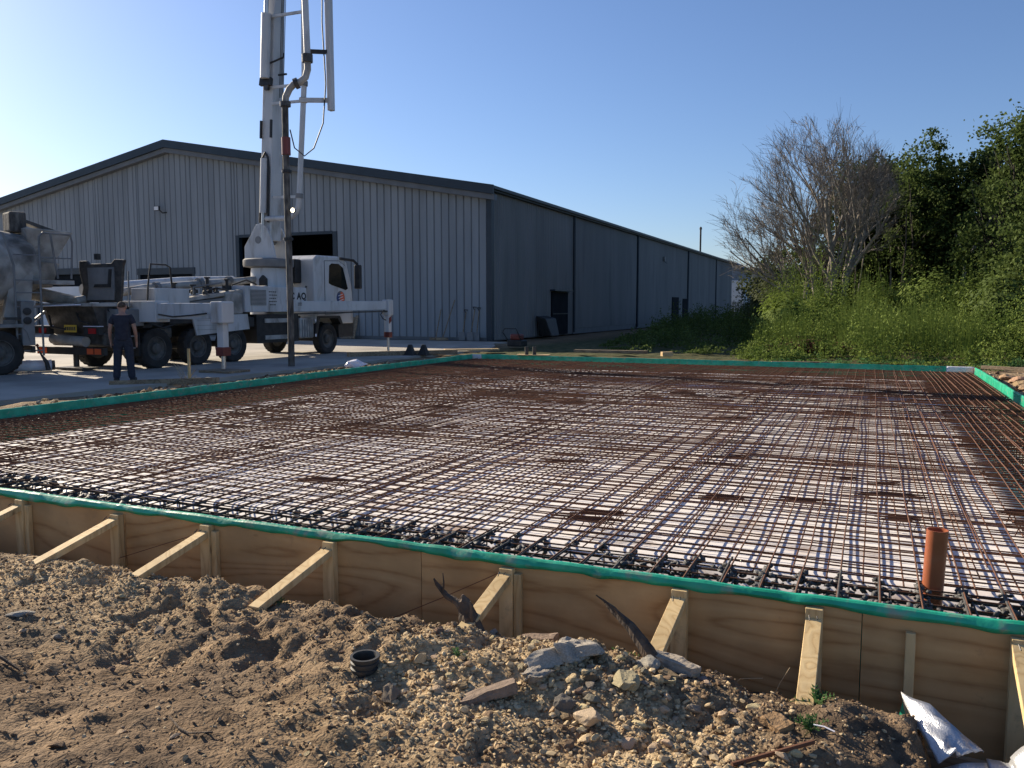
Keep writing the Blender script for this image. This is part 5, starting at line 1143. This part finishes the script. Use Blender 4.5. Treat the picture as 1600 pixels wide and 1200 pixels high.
plank('second timber rail lower beside the clay lumps', (2.75,21.9,.06), (4.6,20.2,.10), .10, .07)
plank('pale block lying beyond the far slab edge', (-6.3,26.6,.08), (-6.0,26.8,.08), .2, .14, m='timber_x', name='timber_block')
pg = thing('wooden_peg', 'slim wooden peg with weeds standing at the yard edge', 'peg', (-13.35,13.35,0))
MB().beam((-13.35,13.35,-.2),(-13.36,13.36,.72), .045, .045).part('post', M['timber_z'], pg)
st = MB()
for i in range(14): a = random.uniform(0,6.28); st.tube([(-13.4+random.gauss(0,.06),13.3+random.gauss(0,.06),0),(-13.4+.25*math.cos(a),13.3+.25*math.sin(a),random.uniform(.15,.45))], .004, 4)
st.part('dry_grass', M['dry'], pg)
bg_ = stone_mesh('plastic_bag', 501, (.6,.6,.7), 3, .35, .45); bg_.materials.clear(); bg_.materials.append(M['bag'])
tag(link('plastic_bag', bg_, None, (-12.35,18.1,.10), (0,0,.6), (.38,.24,.30)), 'crumpled white plastic bag on the soil by the left form', 'bag')
def cone(label, x, y):
    t = thing('rubber_foot', label, 'stand', (x,y,0)); MB().prism([(-.14,0),(.14,0),(.06,.34),(-.06,.34)], 'xz', -.1, .1)
    mb = MB(); mb.hexa([(x-.17,y-.14,0),(x+.17,y-.14,0),(x+.17,y+.14,0),(x-.17,y+.14,0),(x-.05,y-.05,.36),(x+.05,y-.05,.36),(x+.05,y+.05,.36),(x-.05,y+.05,.36)]); mb.part('foot', M['black'], t, bevel=.01)
    MB().box(x-.2,x+.2,y-.17,y+.17,.0,.03).part('base', M['black'], t)
cone('left of two dark wedge stands on the yard beside the timber baulk', -14.15, 23.9); cone('right of two dark wedge stands on the yard beside the timber baulk', -13.72, 24.05)
# two short black pipes on a board at the far edge
bd = tag(MB().beam((-9.45,22.02,ST+.03),(-8.5,22.15,ST+.03), .30, .025).part('board', M['timber_x']), 'small plywood board resting across the far form', 'board')
for i, (x, y) in enumerate(((-9.15,22.0),(-8.93,22.05))):
    tag(MB().lathe([(.045,0),(.055,0),(.055,.22),(.045,.22),(.045,.01)], (x,y,ST+.044), 'z', 16).part('pipe_offcut', M['black_plastic'], smooth=True), ('left' if i == 0 else 'right')+' of two short black pipe offcuts on the far board', 'pipe')
# red machine and dark bin against the side wall
rm = thing('plate_compactor', 'small red topped machine in the shade near the warehouse corner', 'machine', (-13.2,30.8,0))
MB().box(-13.55,-12.9,30.5,31.1,.02,.28).part('base', M['black'], rm, bevel=.04); MB().box(-13.45,-13.0,30.55,31.0,.281,.52).part('engine', M['red'], rm, bevel=.06); MB().tube([(-13.5,30.6,.2),(-13.6,30.2,.6),(-13.5,30.15,.75),(-13.0,30.15,.75),(-12.95,30.2,.6),(-12.95,30.6,.2)], .02, 6).part('handle', M['black'], rm)
bn = thing('wheelbarrow_tub', 'dark tub leaning on the side wall by the side door', 'tub', (-15.9,41.5,0))
MB().hexa([(-16.3,41.0,.05),(-15.6,41.0,.05),(-15.6,42.2,.05),(-16.3,42.2,.05),(-16.45,40.8,1.15),(-15.9,40.8,1.0),(-15.9,42.4,1.0),(-16.45,42.4,1.15)]).part('tub', M['black'], bn, bevel=.05)
# shovels and broom leaning on the gable
def tool(label, cat, x, h, blade, lean_=.25, tilt=0):
    y0 = BY0-.06-lean_; t = thing('shovel' if blade else 'broom', label, cat, (x, y0, 0))
    MB().tube([(x,y0,.1),(x+tilt,BY0-.075,h)], .022, 6).part('shaft', M['old_timber'], t)
    if blade:
        MB().prism([(x-.15,.42),(x+.15,.42),(x+.17,.02),(x-.17,.02)], 'xz', y0-.03, y0-.01).part('blade', M['grey_paint'], t)
        if h < 1.5: MB().tube([(x+tilt-.09,BY0-.08,h+.12),(x+tilt-.03,BY0-.08,h),(x+tilt+.03,BY0-.08,h),(x+tilt+.09,BY0-.08,h+.12),(x+tilt-.09,BY0-.08,h+.13)], .02, 6).part('handle_grip', M['black'], t)
    else: MB().box(x-.3,x+.3,y0-.08,y0,.02,.14).part('head', M['old_timber'], t)
tool('broom with a slim shaft leaning on the gable wall, leftmost tool', 'broom', -19.35, 1.5, False, .3, .15)
tool('long shafted tool leaning right beside the broom on the gable', 'broom', -18.95, 1.95, False, .35, .5)
tool('left of three shovels leaning on the gable by the corner', 'shovel', -17.95, 1.35, True, .25, .1); tool('middle of three shovels leaning on the gable by the corner', 'shovel', -17.5, 1.5-.02, True, .3, .12); tool('right of three shovels leaning on the gable by the corner', 'shovel', -17.2, 1.45, True, .25, .05)
pal_ = thing('stacked_boards', 'short boards leaning on the gable wall behind the truck cab', 'boards', (-24.4, BY0-.2, 0))
for k in range(4): MB().beam((-24.7+k*.22, BY0-.45, .02), (-24.68+k*.22, BY0-.08, 1.1+.08*(k%2)), .17, .03, up=(0,-1,0)).part('board', M['old_timber'], pal_)

# ================================================================== VEGETATION
def leaf_cloud(P, size, seed, upbias=.3):
    """one quad per point, random facing"""
    r = np.random.default_rng(seed); n = len(P); a = r.normal(size=(n,3)); a[:,2] += upbias; a /= np.linalg.norm(a,axis=1,keepdims=True)
    b = r.normal(size=(n,3)); u = np.cross(a,b); u /= np.linalg.norm(u,axis=1,keepdims=True)+1e-9; w_ = np.cross(a,u)
    s = (np.asarray(size)*r.uniform(.6,1.3,n))[:,None]
    v = np.stack([P-u*s*.5, P+w_*s*.32, P+u*s*.5, P-w_*s*.32],1).reshape(-1,3); f = np.arange(4*n).reshape(n,4); return v, f
def branch_tree(base, trunks, height, spread, depth, seed, droop=0, minr=.006, env=None):
    """returns tube MB and list of twig tips"""
    r = random.Random(seed); mb = MB(); tips = []
    def grow(p, d, L, rad, lev):
        pts = [p]; n = 4 if lev < 2 else 3; q = p; dd = d
        for i in range(n):
            dd = nrm(dd + V(r.gauss(0,.10), r.gauss(0,.10), r.gauss(0,.05) + (.05 if not droop else -droop*lev*.1))); q = q + dd*L/n; pts.append(q)

        if env is not None:
            if lev and env(pts[1]) > 1: return
            for _ in range(8):
                if env(pts[-1]) <= 1: break
                pts = [p] + [p + (z_-p)*.85 for z_ in pts[1:]]; L *= .85
        rs = [max(minr, rad*(1-.45*i/n)) for i in range(n+1)]; mb.tube(pts, rs, 7 if lev == 0 else (5 if lev == 1 else 3), cap=False)
        if lev >= depth: tips.extend(pts[1:]); return
        if lev >= depth-1: tips.extend(pts[2:])
        k = r.randint(4, 6) if lev < depth-1 else r.randint(4, 7)
        for i in range(k):
            t_ = r.uniform(.28, 1) if lev else r.uniform(.35, 1); j = min(int(t_*n), n-1); o_ = pts[j] + (pts[j+1]-pts[j])*(t_*n-j)
            a = r.uniform(0, 6.28); sp_ = spread*r.uniform(.6,1.2); side = nrm(np.cross(dd, V(math.cos(a), math.sin(a), .2)))
            grow(o_, nrm(dd + side*sp_), L*r.uniform(.45,.68), rs[j]*.55, lev+1)
    for (dx, dy, lx, ly, hf, rad) in trunks: grow(V(base[0]+dx, base[1]+dy, base[2]-.2), nrm(V(lx, ly, 1)), height*hf, rad*(1.0 if depth < 4 else 1.25), 0)
    return mb, tips
# the bare tree: many stems fanned from one stool
bt = thing('bare_tree', 'leafless many-stemmed grey tree rising before the dark woodland', 'tree', (-1.9, 41.0, 0))
tk = [(0,0,-.62,.1,.60,.10),(.1,.1,-.40,0,.66,.11),(-.1,0,-.24,.1,.72,.12),(.15,-.1,-.10,.05,.80,.13),(.2,.1,.02,-.05,.80,.12),(.35,0,.10,.05,.74,.10),(-.2,.1,-.85,.0,.52,.08),(.0,.2,-.30,.2,.72,.09),(.25,-.15,-.02,.1,.78,.09)]
mb, tips = branch_tree((-1.7, 41.0, 0), tk, 8.4, .60, 4, 5, minr=.0055, env=lambda p: ((p[0]+2.9)/3.9)**2 + ((p[2]-5.4)/4.9)**2 + ((p[1]-41)/4.0)**2); mb.part('trunk_and_branches', M['bark'], bt)
P = np.array(tips); tw = MB(); rr = random.Random(9)
for i in range(0, len(tips)):
    if rr.random() < .10:
        p = tips[i]
        if p[2] > 10.1: continue
        d = nrm(p - V(-1.7,41,2.0)); e_ = p + (d + V(rr.gauss(0,.5), rr.gauss(0,.5), rr.gauss(0,.35)))*rr.uniform(.25,.6); tw.tube([p, (p+e_)/2+V(0,0,.03), e_], [.007,.005,.003], 3, cap=False)
        if rr.random() < .6:
            e2 = p + (d + V(rr.gauss(0,.7), rr.gauss(0,.7), rr.gauss(0,.5)))*rr.uniform(.25,.55); tw.tube([p, e2], [.006,.003], 3, cap=False)
tw.part('twigs', M['twig'], bt)
def leafy_tree(name, label, cx, cy, h, rw, leafm, seed, nleaf, base_h=.18, trunks=None, lsize=.16, group=None, shape=1.0):
    r = np.random.default_rng(seed); t = thing(name, label, 'tree', (cx,cy,0), 0, group)
    trunks = trunks or [(0,0,.03,.02,.55,.14*h/9),(.3,.1,.12,.05,.5,.09*h/9)]
    mb, tips = branch_tree((cx,cy,0), trunks, h, .6, 2, seed, minr=.012, env=lambda p: max(p[2]/(.90*h), math.hypot(p[0]-cx, p[1]-cy)/(rw*.95))); mb.part('trunk', M['bark_dark'], t)
    # clumps on an uneven ellipsoid volume
    nc_ = 110; th = r.uniform(0,2*np.pi,nc_); q = r.random(nc_)**.5; zz = r.uniform(base_h, 1, nc_)
    env = np.sin(np.clip((zz-base_h*.5)/(1.04-base_h*.5),0,1)*np.pi)**.55 * (1 + .45*fbm(th*1.4+seed, zz*4+seed, 2))
    C_ = np.stack([cx+rw*env*q*np.cos(th), cy+rw*env*q*np.sin(th), zz*h*(1+.06*r.normal(size=nc_))],1)
    k = r.integers(0,nc_,nleaf); sg = r.uniform(.22,.55,nc_)[k][:,None]*np.array([1,1,.75])*rw/2.2
    P = C_[k] + r.normal(size=(nleaf,3))*sg*.8; P[:,2] = np.maximum(P[:,2], .25)
    v, f = leaf_cloud(P - V(cx,cy,0), lsize, seed+1); o = link('crown', fast_mesh('crown', v, f, leafm), t); return t
W = 'woodland trees behind the bushes'
LT = leafy_tree
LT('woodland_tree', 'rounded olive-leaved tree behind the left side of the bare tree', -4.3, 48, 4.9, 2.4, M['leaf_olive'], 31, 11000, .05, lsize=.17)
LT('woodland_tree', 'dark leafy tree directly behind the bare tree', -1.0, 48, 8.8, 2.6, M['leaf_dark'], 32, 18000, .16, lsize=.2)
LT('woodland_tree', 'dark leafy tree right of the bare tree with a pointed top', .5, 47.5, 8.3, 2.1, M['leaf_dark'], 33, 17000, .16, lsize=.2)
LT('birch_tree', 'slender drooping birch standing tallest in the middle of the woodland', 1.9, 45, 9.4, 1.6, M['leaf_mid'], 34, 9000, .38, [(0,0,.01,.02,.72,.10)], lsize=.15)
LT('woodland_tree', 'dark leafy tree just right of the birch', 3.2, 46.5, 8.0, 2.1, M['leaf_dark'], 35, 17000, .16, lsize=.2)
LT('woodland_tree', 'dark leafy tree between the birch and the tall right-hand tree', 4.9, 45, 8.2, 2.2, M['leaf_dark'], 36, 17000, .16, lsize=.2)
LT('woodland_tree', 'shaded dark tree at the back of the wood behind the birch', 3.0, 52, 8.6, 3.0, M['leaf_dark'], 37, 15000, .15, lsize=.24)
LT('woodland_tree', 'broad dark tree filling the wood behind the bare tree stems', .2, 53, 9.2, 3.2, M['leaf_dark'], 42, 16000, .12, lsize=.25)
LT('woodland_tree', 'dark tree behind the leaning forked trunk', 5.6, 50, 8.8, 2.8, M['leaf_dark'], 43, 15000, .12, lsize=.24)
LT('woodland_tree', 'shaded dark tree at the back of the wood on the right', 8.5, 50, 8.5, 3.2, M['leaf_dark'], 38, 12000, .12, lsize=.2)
LT('leafy_tree', 'tall mid-green tree at the right border with a loose sunlit top', 4.9, 37.5, 8.4, 1.9, M['leaf_mid'], 39, 17000, .12, [(0,0,-.12,0,.6,.12),(.3,.2,.02,.05,.62,.12)], lsize=.15)
LT('leafy_tree', 'mid-green tree filling the right border below the tall crown', 5.4, 32.0, 6.4, 1.8, M['leaf_mid'], 40, 15000, .05, lsize=.14)
LT('leafy_tree', 'broad green tree beyond the right border of the bushes', 8.4, 35, 8.6, 2.6, M['leaf_mid'], 41, 12000, .08, lsize=.17)
# thin trunks standing in the dark wood
for i in range(22):
    x = random.uniform(-3.5, 8.0); y = random.uniform(43.0, 49)
    t_ = thing('sapling', ('pale' if i % 3 == 0 else 'dark') + ' thin trunk standing in the shade of the wood ' + ('behind the bare tree' if x < -.5 else ('between bare tree and birch' if x < 1.7 else ('right of the birch' if x < 4 else 'below the tall right-hand tree'))), 'tree', (x,y,0), 0, 'thin trunks in the wood')
    MB().tube([(x,y,-.1),(x+random.gauss(0,.15),y,2.2),(x+random.gauss(0,.35),y,4.6),(x+random.gauss(0,.5),y,6.2)], [.06,.05,.04,.015], 6).part('trunk', M['bark'] if i % 3 == 0 else M['bark_dark'], t_)
# leaning pale trunk at the right
t_ = thing('leaning_trunk', 'pale forked trunk leaning right before the tall right-hand tree', 'tree', (3.1, 40, 0))
MB().tube([(3.1,40,0),(3.3,40,1.6),(3.45,40,3.2),(3.9,40,4.5),(4.4,40,5.4)], [.10,.09,.075,.06,.03], 7).part('trunk', M['bark'], t_); MB().tube([(3.45,40,3.2),(3.3,40,4.0),(3.05,40,4.7)], [.05,.04,.02], 6).part('branch', M['bark'], t_)

# nettles, brambles and long grass: uncountable ground cover
def cover(name, label, region, n, hfun, leafm, lsize, seed, clump=.22):
    r = np.random.default_rng(seed); ns = n//26; x = r.uniform(region[0],region[1],ns); y = r.uniform(region[2],region[3],ns)
    h = hfun(x,y); k = (h > .08) & (fbm(x*1.25+seed, y*1.25, 3) > -.10); x, y, h = x[k], y[k], h[k]*(1+.30*r.normal(size=k.sum())) + .5*np.clip(fbm(x[k]*.9+3, y[k]*.9, 2),0,1)*h[k]; ns = len(x)
    i = np.repeat(np.arange(ns), 26); u = r.random(len(i))**.7
    lx = r.normal(0,.10,ns); ly = r.normal(0,.10,ns)
    P = np.stack([x[i]+lx[i]*u+r.normal(0,clump*.45,len(i)), y[i]+ly[i]*u+r.normal(0,clump*.45,len(i)), gz(x[i],y[i])+h[i]*u],1); P[:,2] = np.maximum(P[:,2], .03)
    v, f = leaf_cloud(P, lsize, seed+1, .5); o = link(name, fast_mesh(name, v, f, leafm)); return tag(o, label, 'ground cover', kind='stuff')
def h_lit(x, y):
    front = sstep(24.6, 27.5, y + .9*fbm(x*.5, 3+0*y, 2)); m_ = 1.15 + .9*fbm(x*.55, y*.55, 3) + 1.0*sstep(29, 38, y)
    m_ = m_ + .9*gauss(x,y,-2.6,38,1.4,2.5) + .8*gauss(x,y,4.6,33,1.3,2.2) + .7*gauss(x,y,7.5,29,1.6,3) + 1.2*gauss(x,y,5.2,28.5,1.3,2.6)
    left = sstep(-4.6, -2.6, x + .35*(y-30)*.35 + .5*fbm(y*.6, x*0+1, 2))
    return m_*front*left*(1 - .9*gauss(x,y,-1.9,27.2,1.1,1.7))
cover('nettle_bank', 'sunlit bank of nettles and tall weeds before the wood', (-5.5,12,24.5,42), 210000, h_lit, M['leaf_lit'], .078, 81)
r = np.random.default_rng(87); nb = 7000; bx = r.uniform(-4,8,nb); by = r.uniform(26,38,nb); hb = h_lit(bx,by); k = (hb > .5) & (fbm(bx*.9, by*.9, 2) > -.02); bx, by, hb = bx[k], by[k], hb[k]; nb = len(bx)
z0 = gz(bx,by) + hb*.45; top_ = z0 + hb*r.uniform(.55,1.0,nb); lx = r.normal(0,.10,nb); ly = r.normal(0,.1,nb); wv = r.uniform(.006,.016,nb)
v = np.stack([np.stack([bx-wv,by,z0],1), np.stack([bx+wv,by,z0],1), np.stack([bx+lx+wv*.3,by+ly,top_],1), np.stack([bx+lx-wv*.3,by+ly,top_],1)],1).reshape(-1,3)
tag(link('tall_grass', fast_mesh('tall_grass', v, np.arange(4*nb).reshape(nb,4), M['leaf_lit'])), 'upright grass blades rising out of the nettle bank', 'grass', kind='stuff')
def h_shade(x, y): return (.55 + .5*fbm(x*.5,y*.5,3) + .6*sstep(32,44,y)) * sstep(-11.5,-8.0,x + .14*(35-y)*(-1) - .0) * sstep(27.0,31.5,y - .25*(-4-x) + 1.5*fbm(x*.5,y*.5,2)) * (1-sstep(-3.2,-1.8,x))
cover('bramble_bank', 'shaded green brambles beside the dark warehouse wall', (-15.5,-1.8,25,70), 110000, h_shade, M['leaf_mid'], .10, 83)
def h_low(x, y): return (.16 + .2*fbm(x*.9,y*.9,3)) * sstep(SY1+.5, SY1+2.2, y) * sstep(-5, -1, x)
cover('grass_verge', 'low grass and weeds growing past the far slab edge', (-10,6,22.6,27.5), 26000, h_low, M['weed'], .06, 85, .12)
# dark shrub in front of the far buildings
def shrub(label, cx, cy, h, rw, m, seed, n):
    r = np.random.default_rng(seed); t = thing('shrub', label, 'shrub', (cx,cy,0)); q = r.normal(size=(n,3)); q /= np.linalg.norm(q,axis=1,keepdims=True); q *= (r.random((n,1))**.5)*(1+1.1*fbm(q[:,:1]*2.2+seed, q[:,1:2]*2.2+q[:,2:]*3, 3)); q = q + .12*r.normal(size=(n,3))
    P = q*V(rw,rw,h*.5) + V(0,0,h*.48); P[:,2] = np.maximum(P[:,2],.05); v, f = leaf_cloud(P, .16, seed); link('foliage', fast_mesh('foliage', v, f, m), t)
    st = MB()
    for i in range(6): a = i*1.05; st.tube([(0,0,-.1),(rw*.5*math.cos(a),rw*.5*math.sin(a),h*.6)], [.04,.012], 5)
    st.part('stems', M['bark_dark'], t, local=True)
shrub('very dark shrub before the far buildings by the palisade fence', -6.3, 58, 2.9, 1.9, M['leaf_dark'], 91, 6000)
shrub('olive shrub at the left foot of the bare tree', -4.3, 44, 2.8, 1.7, M['leaf_olive'], 92, 6000)
shrub('lit green shrub at the left end of the nettle bank', -3.0, 33.5, 1.9, 1.0, M['leaf_lit'], 93, 6000)
shrub('rounded green bush right of the bare tree foot', .7, 38.5, 2.6, 1.3, M['leaf_lit'], 94, 6500)
shrub('tall green bush before the dark wood below the birch', 2.3, 37, 3.0, 1.3, M['leaf_lit'], 95, 7500)
shrub('green bush swelling from the nettles at the right border', 4.0, 31, 2.7, 1.1, M['leaf_mid'], 96, 6500)
shrub('leafy bush in front of the bare tree stems', -2.0, 37.5, 2.3, 1.1, M['leaf_lit'], 97, 6500)
# brush pile and far hedge line
bp = MB(); rr = random.Random(3)
for i in range(220):
    a = rr.uniform(0,3.14); c = V(-2.0+rr.gauss(0,.55), 29.6+rr.gauss(0,.3), .15+abs(rr.gauss(0,.16))); d = V(math.cos(a), math.sin(a)*.6, rr.gauss(0,.15))*rr.uniform(.3,.7); bp.tube([c-d, c+V(0,0,.03), c+d], [.012,.014,.006], 4, cap=False)
tag(bp.part('brush_pile', M['rust']), 'low brown pile of cut branches before the nettles', 'brush pile')
r = np.random.default_rng(5); nh = 26000; ang_ = r.uniform(-.9, 1.0, nh); dd = r.uniform(150,165,nh); hh = 5.5+2.5*fbm(ang_*14, ang_*0+2, 3)
P = np.stack([dd*np.sin(ang_), dd*np.cos(ang_), r.random(nh)**.8*hh],1); v, f = leaf_cloud(P, .9, 6)
tag(link('far_trees', fast_mesh('far_trees', v, f, M['leaf_dark'])), 'distant band of trees along the horizon', 'trees', kind='stuff')
